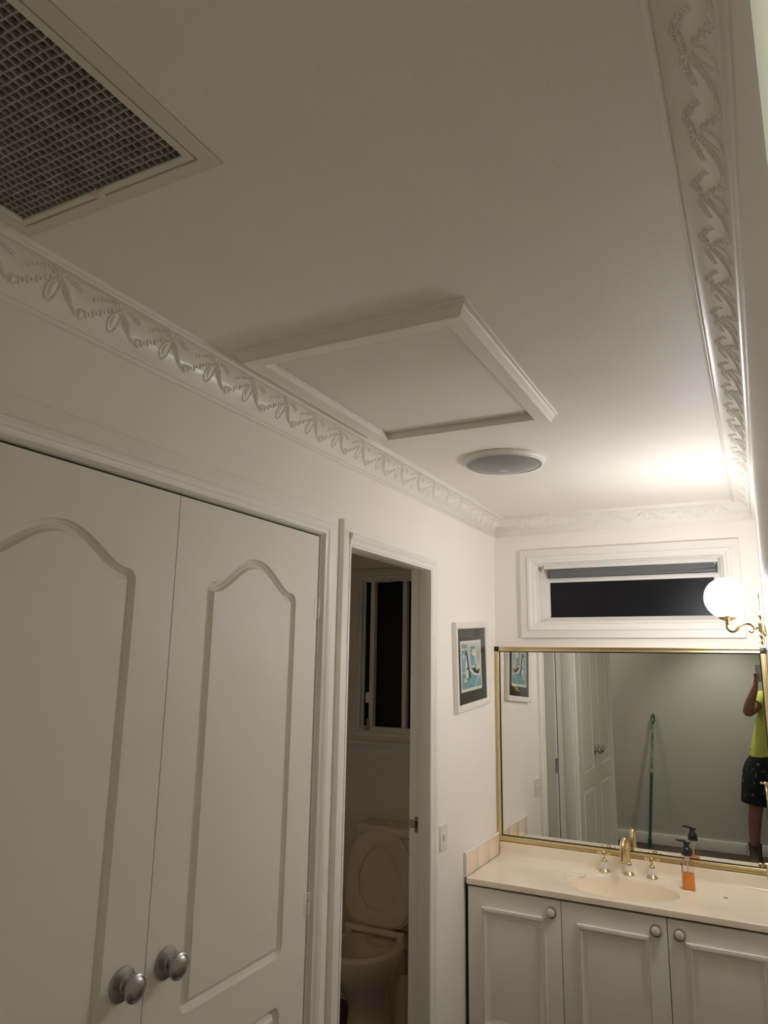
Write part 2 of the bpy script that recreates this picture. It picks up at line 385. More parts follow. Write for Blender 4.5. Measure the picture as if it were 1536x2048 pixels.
# ------------------------------------------------------------------ architraves on the left wall
ARCH = [(0, 0), (0, 0.019), (0.002, 0.0215), (0.006, 0.0225)]
for i in range(9):
    t = i/8; ARCH.append((0.008+0.026*t, 0.0215+0.0085*(0.5-0.5*math.cos(PI*t))))
ARCH += [(0.038, 0.031), (0.0405, 0.0285), (0.041, 0.024), (0.0432, 0.0205), (0.044, 0.0195), (0.085, 0.0185), (0.0868, 0.017), (0.087, 0.0)]
def u_arch(mb, y0, y1, z1, prof):
    mb.sweep([(y0, 0), (y0, z1), (y1, z1), (y1, 0)], [(-1, 0), (-1, 1), (1, 1), (1, 0)], prof, PX, closed=False)
# toilet doorway: lining, stop, architrave; strike plate is a part of it
b = MB()
ARCH2 = [(d*0.94 if d < 0.044 else d*0.90+0.002, h) for d, h in ARCH]
i_s = next(i for i, q in enumerate(ARCH2) if q[0] > 0.0413)
for y_s, pr_ in ((DY0-0.008, ARCH2[:i_s]+[(ARCH2[i_s-1][0], 0)]), (DY0-0.045, [(ARCH2[i_s-1][0], 0)]+ARCH2[i_s:])):
    b.sweep([(y_s, DZ), (DY1, DZ), (DY1, 0)], [(0, 1), (1, 1), (1, 0)], pr_, PX, closed=False)
b.box(0, 0.0190, DY0-0.045, DY0-0.0085, 0, DZ+0.042, 0.0012); b.box(0, 0.0205, DY0-0.0075, DY0-0.0005, 0, DZ+0.001, 0.0012)
# lining with rebate
for (y0, y1) in ((DY0-0.012, DY0), (DY1, DY1+0.012)): b.box(-0.072, 0.012, y0, y1, 0, DZ+0.012)
b.box(-0.072, 0.012, DY0, DY1, DZ, DZ+0.012)
b.box(-0.031, 0.0195, DY1-0.006, DY1+0.001, 0, DZ, 0.0015); b.box(-0.031, 0.0195, DY0-0.001, DY0+0.004, 0, DZ, 0.0015); b.box(-0.031, 0.0195, DY0, DY1, DZ-0.006, DZ+.001, 0.0015)
frm = struct(b, 'trim_4', m_trim)
b = MB(); ys = DY1-0.0006
b.box(-0.050, -0.0345, ys, ys+0.001, 1.036, 1.094, 0.0004); b.box(-0.064, -0.050, ys, ys+0.001, 1.050, 1.082, 0.0004)
b.box(-0.0695, -0.061, ys-0.001, ys+0.0005, 1.05, 1.082, 0.0004)
sp = b.build('strike_plate', m_strike, frm, props={'label': 'tarnished metal strike plate'})
b = MB(); b.box(-0.047, -0.0385, ys-0.0004, ys+0.0001, 1.052, 1.078)
for z in (1.043, 1.087): b.lathe([(0, 0), (0.0028, 0)], (-0.0425, ys-0.0006, z), (0, -1, 0), 12)
b.build('latch_hole', m_black, sp)
# cupboard architrave
CY0, CY1, CZ = -2.905, -1.675, 2.052
b = MB(); u_arch(b, CY0, CY1, CZ, [(0, 0), (0, 0.012), (0.004, 0.020), (0.008, 0.0235)]+[(d, h+0.001) for d, h in ARCH[4:]])
for (y0, y1) in ((CY0-0.001, CY0+0.004), (CY1-0.004, CY1+0.001)): b.box(0, 0.012, y0, y1, 0, CZ)
struct(b, 'trim_6', m_trim)
b = MB(); b.box(0.0002, 0.0008, CY0, CY1, 0.0, CZ); struct(b, 'trim_7', m_dark, smooth=0)

# ------------------------------------------------------------------ cupboard doors
def panel_inner(yl, yr, zs, zp, zb):
    """inner outline (with a normal per point) of a cathedral-top panel; zp None -> square top"""
    P = []
    def fan(c, a0, a1, n=5):
        for i in range(n+1):
            a = math.radians(a0+(a1-a0)*i/n); q = 1.0
            P.append((c, (math.cos(a)*q, math.sin(a)*q)))
    fan((yr, zb), -90, 0)
    if zp is None:
        fan((yr, zs), 0, 90); fan((yl, zs), 90, 180)
    else:
        fan((yr, zs), 0, 90)
        N = 56; ym = (yl+yr)/2; hw = (yr-yl)/2
        def zf(u): return zs+(zp-zs)*(0.5+0.5*math.cos(PI*min(1, abs(u)**1.05)))
        for i in range(1, N):
            u = 1-2*i/N; e = 1e-3; dz = (zf(u+e)-zf(u-e))/(2*e*hw)
            L = math.hypot(1, dz); P.append(((ym+u*hw, zf(u)), (-dz/L, 1/L)))
        fan((yl, zs), 90, 180)
    fan((yl, zb), 180, 270)
    return P
GW = 0.0255
GROOVE = [(0.0, 0.0), (0.0012, -0.0030), (0.0050, -0.0062), (0.0053, -0.0078), (0.0092, -0.0088), (0.0112, -0.0125), (0.0145, -0.0142), (0.0172, -0.0126), (0.0190, -0.0078), (0.0218, -0.0066), (0.0222, -0.0050), (0.0243, -0.0030), (GW, 0.0)]
def cupboard_door(name, label, ya, yb, yl, yr, knob_y):
    z0, z1, x0, x1 = 0.012, 2.043, 0.002, 0.020
    t = thing(name, label, 'door', (x0, (ya+yb)/2, z0), 'pair of arched-panel cupboard doors')
    mb = MB()
    outl = [panel_inner(yl, yr, 1.833, 1.907, 0.951), panel_inner(yl, yr, 0.788, None, 0.16)]
    # front plate with two holes
    bm = bmesh.new(); ed = []
    def loop(pts):
        vs = [bm.verts.new(PX(y, z, x1)) for y, z in pts]
        for i in range(len(vs)): ed.append(bm.edges.new((vs[i], vs[(i+1) % len(vs)])))
    loop([(ya, z0), (yb, z0), (yb, z1), (ya, z1)])
    for o in outl: loop([(p[0]+n[0]*GW, p[1]+n[1]*GW) for p, n in o])
    bmesh.ops.triangle_fill(bm, edges=ed, use_beauty=True, use_dissolve=False)
    mb.from_bm(bm)
    for o in outl:
        vs = []; fs = []; k = len(GROOVE); n = len(o)
        for p, nn in o:
            for d, h in GROOVE: vs.append(PX(p[0]+nn[0]*d, p[1]+nn[1]*d, x1+h))
        for i in range(n):
            j = (i+1) % n
            for q in range(k-1): fs.append([i*k+q, j*k+q, j*k+q+1, i*k+q+1])
        mb.add(vs, fs)
        bm = bmesh.new(); vv = []
        pts = []
        for p, nn in o:
            if not pts or (abs(pts[-1][0]-p[0])+abs(pts[-1][1]-p[1])) > 1e-6: pts.append(p)
        for p in pts: vv.append(bm.verts.new(PX(p[0], p[1], x1)))
        e2 = [bm.edges.new((vv[i], vv[(i+1) % len(vv)])) for i in range(len(vv))]
        bmesh.ops.triangle_fill(bm, edges=e2, use_beauty=True); mb.from_bm(bm)
    # edges and back
    c = [(ya, z0), (yb, z0), (yb, z1), (ya, z1)]
    vs = [PX(y, z, x1) for y, z in c]+[PX(y, z, x0) for y, z in c]
    mb.add(vs, [[i, (i+1) % 4, 4+(i+1) % 4, 4+i] for i in range(4)]+[[4, 5, 6, 7]])
    mb.build('door_leaf', m_door, t, smooth=40, merge=1e-5)
    kz = 1.048
    kb = MB(); kb.lathe([(0, 0), (0.0315, 0), (0.0325, 0.0015), (0.0315, 0.004), (0.027, 0.0055), (0.014, 0.0085), (0.0125, 0.011), (0.0122, 0.0125), (0.0085, 0.013)], (x1, knob_y, kz), (1, 0, 0), 40)
    rs = kb.build('knob_rosette', m_pewter, t)
    kb = MB(); kb.lathe([(0.0085, 0.011), (0.0082, 0.024), (0.010, 0.0265), (0.019, 0.0285), (0.0255, 0.0325), (0.0268, 0.036), (0.0255, 0.0395), (0.0225, 0.0412), (0.0222, 0.0402), (0.0205, 0.0415), (0.0185, 0.044), (0.011, 0.0465), (0, 0.0472)], (x1, knob_y, kz), (1, 0, 0), 40)
    kb.build('knob', m_pewter, rs)
    return t
dr = cupboard_door('cupboard_door', 'white cupboard door with arched panel, hinged beside the toilet doorway', -2.2955, -1.7015, -2.160, -1.837, -2.238)
dl = cupboard_door('cupboard_door', 'white cupboard door with arched panel, cut by the left edge of the photo', -2.899, -2.2985, -2.775, -2.436, -2.357)
def hinge(z, par, y):
    b = MB(); b.box(0.0195, 0.0212, y-0.017, y-0.003, z-0.0285, z+0.0285, 0.0004)
    for k, (za, zb) in enumerate(((-0.0285, -0.0175), (-0.017, -0.0065), (-0.006, 0.0045), (0.005, 0.0285))):
        b.lathe([(0, za), (0.0042, za), (0.0045, za+0.0006), (0.0045, zb-0.0006), (0.0042, zb), (0, zb)], (0.0225, y, z), (0, 0, 1), 14)
    b.build('hinge', m_trim, par)
for z in (1.826, 1.02, 0.25): hinge(z, dr, -1.6965)

# ------------------------------------------------------------------ ceiling: return-air vent
vt = thing('air_vent', 'square ceiling return-air vent with dark egg-crate grille and white frame', 'vent', (0.31, -3.1, H))
b = MB()
b.sweep(rect(VX0, VX1, VY0, VY1), SQ, [(0, -0.02), (0, 0.003), (0.001, 0.0045), (0.024, 0.0035), (0.0255, 0.0022), (0.026, 0.0), (0.0265, 0.0), (0.0265, -0.0)], PCL)
b.build('outer_frame', m_vent, vt)
ix0, ix1, iy0, iy1 = 0.1325, 0.487, -3.406, -2.834
b = MB(); b.sweep(rect(ix0, ix1, iy0, iy1), SQ, [(0, -0.012), (0, 0.0042), (0.001, 0.0055), (0.011, 0.0050), (0.012, 0.004), (0.012, -0.012)], PCL)
fr = b.build('hinged_frame', m_vent, vt)
b = MB(); b.box(0.300, 0.312, -2.8375, -2.822, H-0.0115, H-0.004, 0.001); b.box(0.309, 0.3115, -2.8395, -2.820, H-0.0165, H-0.004, 0.0006)
b.build('catch', m_vent, fr)
b = MB(); nx, ny = 28, 45
gx = [ix0+(ix1-ix0)*i/nx for i in range(nx+1)]; gy = [iy0+(iy1-iy0)*j/ny for j in range(ny+1)]
jit = {(i, j): (random.uniform(-1, 1)*0.0011, random.uniform(-1, 1)*0.0011) for i in range(nx+1) for j in range(ny+1)}
TH = 0.0012
def strip(a, c, nrm):
    za, zb = H-0.0015, H+0.0105; ax, ay = a; cx, cy = c; ox, oy = nrm[0]*TH, nrm[1]*TH
    b.add([(ax-ox, ay-oy, za), (cx-ox, cy-oy, za), (cx-ox, cy-oy, zb), (ax-ox, ay-oy, zb), (ax+ox, ay+oy, za), (cx+ox, cy+oy, za), (cx+ox, cy+oy, zb), (ax+ox, ay+oy, zb)],
          [[0, 1, 2, 3], [4, 5, 6, 7], [0, 1, 5, 4], [2, 3, 7, 6]])
for i in range(nx+1):
    for j in range(ny+1):
        p = (gx[i]+(jit[i, j][0] if 0 < i < nx else 0), gy[j]+(jit[i, j][1] if 0 < j < ny else 0))
        if i < nx: strip(p, (gx[i+1]+(jit[i+1, j][0] if i+1 < nx else 0), gy[j]+(jit[i+1, j][1] if 0 < j < ny else 0)), (0, 1))
        if j < ny: strip(p, (gx[i]+(jit[i, j+1][0] if 0 < i < nx else 0), gy[j+1]+(jit[i, j+1][1] if j+1 < ny else 0)), (1, 0))
for (i, j), (dx, dy) in jit.items():
    px_, py_ = gx[i]+(dx if 0 < i < nx else 0), gy[j]+(dy if 0 < j < ny else 0); q = TH*random.uniform(1.0, 1.5)
    b.add([(px_-q, py_-q, H-0.0017), (px_+q, py_-q, H-0.0017), (px_+q, py_+q, H-0.0017), (px_-q, py_+q, H-0.0017)], [[0, 1, 2, 3]])
b.build('grille', m_grid, fr, smooth=0, fixn=False)
b = MB(); n = 46; vs = []; fs = []
for i in range(n+1):
    for j in range(n+1):
        vs.append((VX0+(VX1-VX0)*i/n, VY0+(VY1-VY0)*j/n, H+0.014+random.uniform(-0.003, 0.003)))
for i in range(n):
    for j in range(n): fs.append([i*(n+1)+j, (i+1)*(n+1)+j, (i+1)*(n+1)+j+1, i*(n+1)+j+1])
b.add(vs, fs); b.build('filter', m_filter, vt)

# ------------------------------------------------------------------ ceiling access hatch
ht = thing('ceiling_hatch', 'white ceiling access hatch with raised moulded frame beside the left cornice', 'hatch', (0.40, -1.87, H))
b = MB(); rc = rect(HX0, HX1, HY0, HY1)
b.sweep(rc, SQ, [(0, -0.02), (0, 0.0242), (0.001, 0.0250), (0.036, 0.0250), (0.036, -0.0)], PCL)
b.build('timber_frame', m_trim, ht)
mp = [(0.036, 0.0), (0.036, 0.0262), (0.0385, 0.0275), (0.041, 0.0262), (0.0415, 0.0245)]
for i in range(9):
    t = i/8; mp.append((0.0425+0.013*t, 0.0235-0.0155*math.sin(t*PI/2)**1.2))
mp += [(0.056, 0.0065), (0.0585, 0.0060), (0.0600, 0.0045), (0.0605, 0.0)]
b = MB(); us = rect(HX0, HX1, HY0, HY1)
# moulding on three sides (near, right, left); the far side is a plain edge
b.sweep([(HX1, HY1+0.036), (HX1, HY0), (HX0, HY0), (HX0, HY1+0.036)], [(1, 0), (1, -1), (-1, -1), (-1, 0)], mp, PCL, closed=False)
b.build('moulding', m_trim, ht)
b = MB(); b.box(HX0+0.003, HX1-0.002, HY0+0.002, HY1-0.004, H-0.004, H+0.010, 0.0008); b.build('panel', m_ceil, ht)

# ------------------------------------------------------------------ exhaust fan
FX, FY = 0.4085, -1.085
fn = thing('exhaust_fan', 'round white ceiling exhaust fan with domed mesh grille', 'fan', (FX, FY, H))
b = MB(); b.lathe([(0.118, 0.0), (0.146, 0.0), (0.148, 0.003), (0.1475, 0.008), (0.1445, 0.0125), (0.1405, 0.0160), (0.1375, 0.0165), (0.136, 0.014), (0.136, 0.004)], (FX, FY, H), (0, 0, -1), 64, cap=False)
b.build('rim', m_fanplastic, fn)
def dome(r): return 0.0155+0.0255*(1-(r/0.137)**2.2)
b = MB(); R0 = 0.1375; pitch = 0.0050; a0 = math.radians(38)
for ang in (a0, a0+math.radians(74)):
    ca, sa = math.cos(ang), math.sin(ang); k = -int(R0/pitch)
    while k*pitch < R0:
        d = k*pitch; hl = math.sqrt(max(0, R0*R0-d*d)); pts = []
        if hl > 0.01:
            for i in range(15):
                q = -hl+2*hl*i/14; x, y = d*ca-q*sa, d*sa+q*ca; pts.append((FX+x, FY+y, H-dome(min(R0, math.hypot(x, y)))))
            b.tube(pts, 0.00085, 4, cap=False)
        k += 1
b.lathe([(0.134, 0.018), (0.139, 0.0145), (0.1385, 0.0185), (0.134, 0.0205)], (FX, FY, H), (0, 0, -1), 64, cap=False)
b.lathe([(0, 0.0425), (0.012, 0.0420), (0.016, 0.0405)], (FX, FY, H), (0, 0, -1), 24, cap=False)
b.build('mesh_grille', m_fangrid, fn, smooth=60)
b = MB(); b.lathe([(0, 0.003), (0.10, 0.003), (0.128, 0.006), (0.135, 0.012)], (FX, FY, H), (0, 0, -1), 40, cap=False)
cas = b.build('casing', m_fandark, fn)
b = MB(); b.lathe([(0, 0.027), (0.028, 0.027), (0.034, 0.022), (0.034, 0.004)], (FX, FY, H), (0, 0, -1), 30)
for k in range(5):
    a = 2*PI*k/5; pts = []
    u = Vector((math.cos(a), math.sin(a), 0)); w = Vector((-math.sin(a), math.cos(a), 0)); c = Vector((FX, FY, H-0.013))
    b.add([c+u*0.03+w*0.012+Vector((0, 0, -.007)), c+u*0.03-w*0.012+Vector((0, 0, .007)), c+u*0.10-w*0.034+Vector((0, 0, .007)), c+u*0.10+w*0.030+Vector((0, 0, -.007))], [[0, 1, 2, 3]])
b.build('fan_blades', m_fandark, fn)

# ------------------------------------------------------------------ window_1 above the mirror
w1 = bpy.data.objects.new('window_1', None); COL.objects.link(w1); w1.location = (0.635, 0, 2.0); w1['kind'] = 'structure'
wi = rect(0.209, 1.066, 1.868, 2.165)
WP = [(0, 0), (0, 0.012), (0.002, 0.016)]+[(0.003+0.024*i/8, 0.016+0.009*(0.5-0.5*math.cos(PI*i/8))) for i in range(9)]+[(0.030, 0.0255), (0.0325, 0.0235), (0.0328, 0.0205), (0.036, 0.020), (0.0665, 0.0205), (0.0685, 0.019), (0.069, 0.0)]
b = MB(); b.sweep(wi, SQ, WP, PBK); b.build('window_architrave', m_winpaint, w1)
b = MB()       # reveal lining
b.sweep(wi, SQ, [(0, 0.012), (0.0, -0.10), (-0.0, -0.10), (-0.012, -0.10), (-0.012, -0.022), (-0.006, -0.020), (-0.006, 0.003), (-0.001, 0.006)], PBK)
b.build('window_reveal', m_winpaint, w1)
sz0, sz1, sx0, sx1 = 1.868, 2.165, 0.221, 1.054
b = MB()       # fixed stiles and rails
b.box(sx0, 0.264, 0.052, 0.085, sz0, sz1, 0.003); b.box(1.022, sx1, 0.052, 0.085, sz0, sz1, 0.003)
b.box(sx0, sx1, 0.050, 0.085, 2.074, 2.096, 0.003); b.box(sx0, sx1, 0.060, 0.085, 2.135, sz1, 0.003)
b.box(0.264, 0.270, 0.056, 0.07, 1.905, 2.074)
b.build('window_frame', m_winpaint, w1)
b = MB(); b.add([(0.246, 0.020, 1.866), (1.05, 0.020, 1.866), (1.05, 0.020, 1.879), (0.246, 0.020, 1.879), (0.268, 0.052, 1.9015), (1.034, 0.052, 1.9015), (1.034, 0.09, 1.9015), (0.268, 0.09, 1.9015), (0.246, 0.09, 1.866), (1.05, 0.09, 1.866)],
      [[0, 1, 2, 3], [3, 2, 5, 4], [4, 5, 6, 7], [0, 3, 4, 7, 8], [1, 2, 5, 6, 9]]); b.build('window_ledge', m_winpaint, w1)
b = MB(); b.box(0.26, 1.03, 0.066, 0.072, 1.89, 2.08); b.box(0.26, 1.03, 0.070, 0.076, 2.09, 2.145); b.build('pane', m_night, w1, smooth=0, props={'label': 'black night-time window pane'})
# roller blind
bl = thing('roller_blind', 'grey roller blind rolled up at the top of the small window', 'blind', (0.635, 0.035, 2.135))
b = MB(); n = 40; vs = []; fs = []
for i in range(n+1):
    t = i/n; x = 0.266+(1.041-0.266)*t
    for j in range(9):
        s = j/8
        sag = 0.004*math.exp(-((t-0.93)/0.10)**2)*math.sin(s*9+t*14)+0.0025*math.sin(s*6.5+t*3)
        zt = 2.1395-0.004*(1-t); zb = 2.0945+0.0012*math.sin(t*2)-0.004*(t > 0.9)*(t-0.9)*4
        vs.append((x, 0.034+0.004*math.sin(PI*s)-sag, zt+(zb-zt)*s))
for i in range(n):
    for j in range(8): fs.append([i*9+j, (i+1)*9+j, (i+1)*9+j+1, i*9+j+1])
b.add(vs, fs); fb = b.build('blind_fabric', m_blind, bl, smooth=80)
sm = fb.modifiers.new('thick', 'SOLIDIFY'); sm.thickness = 0.0015; sm.offset = 1
b = MB(); b.tube([(0.25, 0.030, 2.1475), (1.045, 0.030, 2.1475)], 0.0085, 18); b.build('blind_roller', m_winpaint, bl)
for x in (0.245, 1.030):
    b = MB(); b.box(x-0.004, x+0.016, 0.012, 0.045, 2.156, 2.1645, 0.001); b.box(x, x+0.003, 0.014, 0.044, 2.128, 2.160, 0.001); b.box(x+0.009, x+0.012, 0.014, 0.044, 2.140, 2.160, 0.001)
    b.build('bracket', m_winpaint, bl)

# ------------------------------------------------------------------ mirror
mr = thing('mirror', 'wide gold-framed mirror above the vanity with black corner caps', 'mirror', (0.6, -0.005, 0.854))
mx0, mx1, mz0, mz1, fwid = 0.001, 1.2035, 0.8545, 1.7565, 0.0225
b = MB(); b.box(mx0+0.01, mx1-0.01, -0.011, -0.002, mz0+0.008, mz1-0.008); b.build('mirror_glass', m_mirror, mr, smooth=0)
FP = [(0.0, 0.0112), (0.0, 0.018), (0.0015, 0.0205), (0.004, 0.0210), (0.006, 0.0202), (0.017, 0.0202), (0.019, 0.0210), (0.0212, 0.0205), (0.0225, 0.018), (0.0225, 0.001), (0.008, 0.001), (0.008, 0.0112)]
rin = rect(mx0+fwid, mx1-fwid, mz0+fwid, mz1-fwid)
for i, nm in enumerate(('frame_rail', 'frame_stile', 'frame_rail', 'frame_stile')):
    j = (i+1) % 4; b = MB(); k = len(FP); vs = []
    for c in (i, j):
        for d, h in FP: vs.append(PBK(rin[c][0]+SQ[c][0]*d, rin[c][1]+SQ[c][1]*d, h))
    b.add(vs, [[t, k+t, k+(t+1) % k, (t+1) % k] for t in range(k)]+[list(range(k)), [k+t for t in range(k)]]); b.build(nm, m_goldframe, mr)
b = MB(); b.sweep(rin, SQ, [(-0.0035, 0.0112), (-0.0035, 0.0150), (0.0, 0.0165), (0.0, 0.0112)], PBK)
b.build('inner_seal', m_black, mr)
for (cx, cz) in ((mx0, mz1-fwid), (mx1-fwid, mz1-fwid), (mx0, mz0), (mx1-fwid, mz0)):
    lo = cz < 1
    b = MB()
    if lo: b.box(cx-0.0002 if cx < .5 else cx+0.018, cx+0.005 if cx < .5 else cx+fwid+0.0005, -0.0215, -0.001, cz-0.0005, cz+fwid, 0.0008)
    else: b.box(cx-0.0005, cx+fwid+0.0005, -0.0222, -0.001, cz-0.0005, cz+fwid+0.0005, 0.001)
    b.build('corner_cap', m_black, mr)

# ------------------------------------------------------------------ vanity
VY = -0.453
va = thing('vanity_cabinet', 'white three-door vanity cabinet under the cream basin top', 'cabinet', (0.6, -0.23, 0))
b = MB(); b.box(0.016, 0.032, VY+0.022, -0.002, 0.10, 0.768); b.box(1.19, 1.2055, VY+0.022, -0.002, 0.10, 0.768); b.box(0.032, 1.19, VY+0.022, -0.002, 0.10, 0.118); b.box(0.032, 1.19, -0.012, -0.002, 0.118, 0.64); b.box(0.396, 0.412, VY+0.022, -0.012, 0.118, 0.63); b.box(0.05, 1.19, VY+0.075, VY+0.09, 0, 0.10); b.build('carcass', m_vdoor, va, smooth=0)
b = MB(); b.box(0.001, 0.016, VY+0.012, -0.002, 0.0, 0.766); b.box(0.016, 1.2055, VY+0.014, VY+0.0215, 0.12, 0.7685); b.build('shadow_gap', m_dark, va, smooth=0)
VP = [(0, 0.0), (0.0, 0.0015), (0.004, 0.0030), (0.0055, 0.0030), (0.011, 0.0042), (0.016, 0.0068), (0.0195, 0.0100), (0.0208, 0.0118), (0.0225, 0.0124), (0.0240, 0.0112), (0.0243, 0.0085), (0.0252, 0.0085), (0.0256, 0.0112), (0.0272, 0.0126), (0.0286, 0.0112), (0.0289, 0.0080), (0.0300, 0.0080), (0.0304, 0.0100), (0.0320, 0.0112), (0.0336, 0.0098), (0.0350, 0.0060), (0.0352, 0.0)]
def vdoor(x0, x1, kx):
    b = MB(); b.box(x0, x1, VY, VY+0.018, 0.125, 0.7615, 0.0015)
    PV = lambda u, v, h: Vector((u, VY-h, v))
    b.sweep(rect(x0+0.095, x1-0.095, 0.285, 0.658), SQ, VP, PV)
    d = b.build('door', m_vdoor, va)
    b = MB(); b.lathe([(0.009, 0), (0.0205, 0.0), (0.0212, 0.002), (0.0212, 0.013), (0.0200, 0.0165), (0.0165, 0.0178), (0.0160, 0.0165)], (kx, VY, 0.7165), (0, -1, 0), 32)
    k = b.build('knob', m_nickel, d)
    b = MB(); b.lathe([(0.0164, 0.014), (0.0160, 0.0185), (0.0145, 0.0205), (0.0138, 0.0200), (0.0130, 0.0215), (0.008, 0.0232), (0, 0.0238)], (kx, VY, 0.7165), (0, -1, 0), 32)
    b.build('knob_insert', m_porc, k, props={'label': 'white china knob insert'})
vdoor(0.0165, 0.4028, 0.367); vdoor(0.4058, 0.7945, 0.7575); vdoor(0.7975, 1.187, 0.839)
b = MB(); b.box(1.1895, 1.2055, VY+0.002, VY+0.02, 0.125, 0.7615); b.build('filler_strip', m_vdoor, va, smooth=0)

# vanity top with integral basin
vtop = thing('washbasin', 'cream marble washbasin top with oval bowl, on the white vanity cabinet', 'basin', (0.6, -0.23, 0.77))
TX0, TX1, TY0, TY1, TZ0, TZ1 = 0.0145, 1.2065, -0.4625, -0.0015, 0.7705, 0.795
BX, BY, BA, BB = 0.611, -0.266, 0.2165, 0.1535
b = MB(); N = 96; rings = []
def ell(k, z, dx=0.0, dy=0.0): return [(BX+dx+BA*k*math.cos(2*PI*i/N), BY+dy+BB*k*math.sin(2*PI*i/N), z) for i in range(N)]
def outer(i):
    a = 2*PI*i/N; c, s = math.cos(a), math.sin(a)
    tx = ((TX1-0.006-BX) if c > 0 else (TX0-BX))/c if abs(c) > 1e-9 else 1e9
    ty = ((TY1-BY) if s > 0 else (TY0+0.006-BY))/s if abs(s) > 1e-9 else 1e9
    t = min(tx, ty); return (BX+c*t, BY+s*t, TZ1)
rings = [[outer(i) for i in range(N)], ell(1.03, TZ1), ell(1.005, TZ1-0.0008), ell(0.990, TZ1-0.004), ell(0.980, TZ1-0.014), ell(0.965, TZ1-0.045), ell(0.94, TZ1-0.080), ell(0.86, TZ1-0.108), ell(0.68, TZ1-0.125), ell(0.25, TZ1-0.131), ell(0.11, TZ1-0.133)]
b.loft(rings, cap=False)
# corner fill of the flat top
for (cx, cy) in ((TX0, TY0+0.006), (TX1-0.006, TY0+0.006), (TX1-0.006, TY1), (TX0, TY1)):
    k = min(range(N), key=lambda i: (outer(i)[0]-cx)**2+(outer(i)[1]-cy)**2)
    cand = [outer((k+q) % N) for q in (-2, -1, 0, 1, 2)]
    on_x = [p for p in cand if abs(p[0]-cx) < 1e-6]; on_y = [p for p in cand if abs(p[1]-cy) < 1e-6]
    if on_x and on_y:
        px_ = min(on_x, key=lambda p: abs(p[1]-cy)); py_ = min(on_y, key=lambda p: abs(p[0]-cx))
        b.add([px_, (cx, cy, TZ1), py_], [[0, 1, 2]])
# rounded front edge
pr = [(TY0+0.006, TZ1), (TY0+0.0035, TZ1)]+[(TY0+0.0035-0.0035*math.sin(t*PI/8), TZ1-0.0035+0.0035*math.cos(t*PI/8)) for t in range(1, 5)]+[(TY0, TZ0+0.002), (TY0+0.002, TZ0), (TY0+0.03, TZ0)]
vs = [(x, y, z) for x in (TX0, TX1) for y, z in pr]; k = len(pr)
b.add(vs, [[t, k+t, k+t+1, t+1] for t in range(k-1)]+[list(range(k)), [k+t for t in range(k)]])
b.add([(TX0, TY0+0.006, TZ1), (TX0, TY1, TZ1), (TX0, TY1, TZ0), (TX0, TY0+0.006, TZ0)], [[0, 1, 2, 3]])
b.add([(TX1-0.006, TY0+0.006, TZ1), (TX1, TY0+0.006, TZ1), (TX1, TY1, TZ1), (TX1-0.006, TY1, TZ1)], [[0, 1, 2, 3]])
b.build('top_slab', m_marble, vtop, smooth=40, merge=1e-5)
b = MB(); b.sweep([(TX0, 0), (TX1, 0)], [(0, 0), (0, 0)], [(0, 0)], PBK, closed=False) if False else None
prs = [(-0.001, TZ1-0.002), (-0.001, 0.8495), (-0.003, 0.8515), (-0.016, 0.8515), (-0.0195, 0.8490), (-0.0200, 0.845), (-0.0205, 0.812), (-0.023, 0.803), (-0.029, 0.797), (-0.036, TZ1+0.0002), (-0.036, TZ1-0.002)]
vs = [(x, y, z) for x in (TX0, TX1) for y, z in prs]; k = len(prs)
b = MB(); b.add(vs, [[t, k+t, k+(t+1) % k, (t+1) % k] for t in range(k)]+[list(range(k)), [k+t for t in range(k)]])
b.build('upstand', m_marble, vtop)
b = MB(); b.lathe([(0, 0.0025), (0.018, 0.0025), (0.0235, 0.001), (0.0245, -0.002)], (BX, BY, TZ1-0.133), (0, 0, 1), 28, cap=False); b.build('basin_waste', m_tapbrass, vtop)
def shell(cx, cy, rot):
    b = MB()
    for k in range(9):
        a = rot+(k-4)*0.27; pts = []; rr = []
        for i in range(8):
            t = i/7; pts.append((cx+math.cos(a)*0.058*t*1.25, cy+math.sin(a)*0.040*t*1.1, TZ1-0.0012)); rr.append(0.0012+0.0030*t)
        b.tube(pts, rr, 8)
    pts = [(cx+math.cos(rot+(k-10)*0.125)*0.076, cy+math.sin(rot+(k-10)*0.125)*0.047, TZ1-0.0002) for k in range(21)]
    b.tube(pts, 0.0028, 8)
    b.build('soap_dish_shell', m_marble, vtop, smooth=60)
shell(0.436, -0.190, 2.45); shell(0.790, -0.178, 0.55)
b = MB(); b.lathe([(0, 0.0015), (0.0075, 0.0012), (0.0085, 0.0)], (0.987, -0.197, TZ1), (0, 0, 1), 20, cap=False); b.build('tap_hole_cap', mat('brown_cap', (0.30, 0.17, 0.10), 0.4), vtop)
# side tiles
tl = thing('splashback_tiles', 'short row of peach tiles on the left wall at the vanity end', 'tiles', (0.006, -0.24, 0.795))
b = MB(); cuts = [-0.462, -0.3125, -0.1625, -0.0225]
for y0, y1 in zip(cuts[:-1], cuts[1:]): b.box(0.001, 0.0135, y0+0.0006, y1-0.0006, 0.796, 0.884, 0.0006)
b.build('tile_row', m_tile, tl)
b = MB(); b.box(0.0005, 0.0115, -0.4615, -0.0225, 0.7955, 0.8838); b.tube([(0.0065, -0.4625, 0.8855), (0.0065, -0.023, 0.8855)], 0.0062, 12); b.build('white_edge', m_grout, tl)

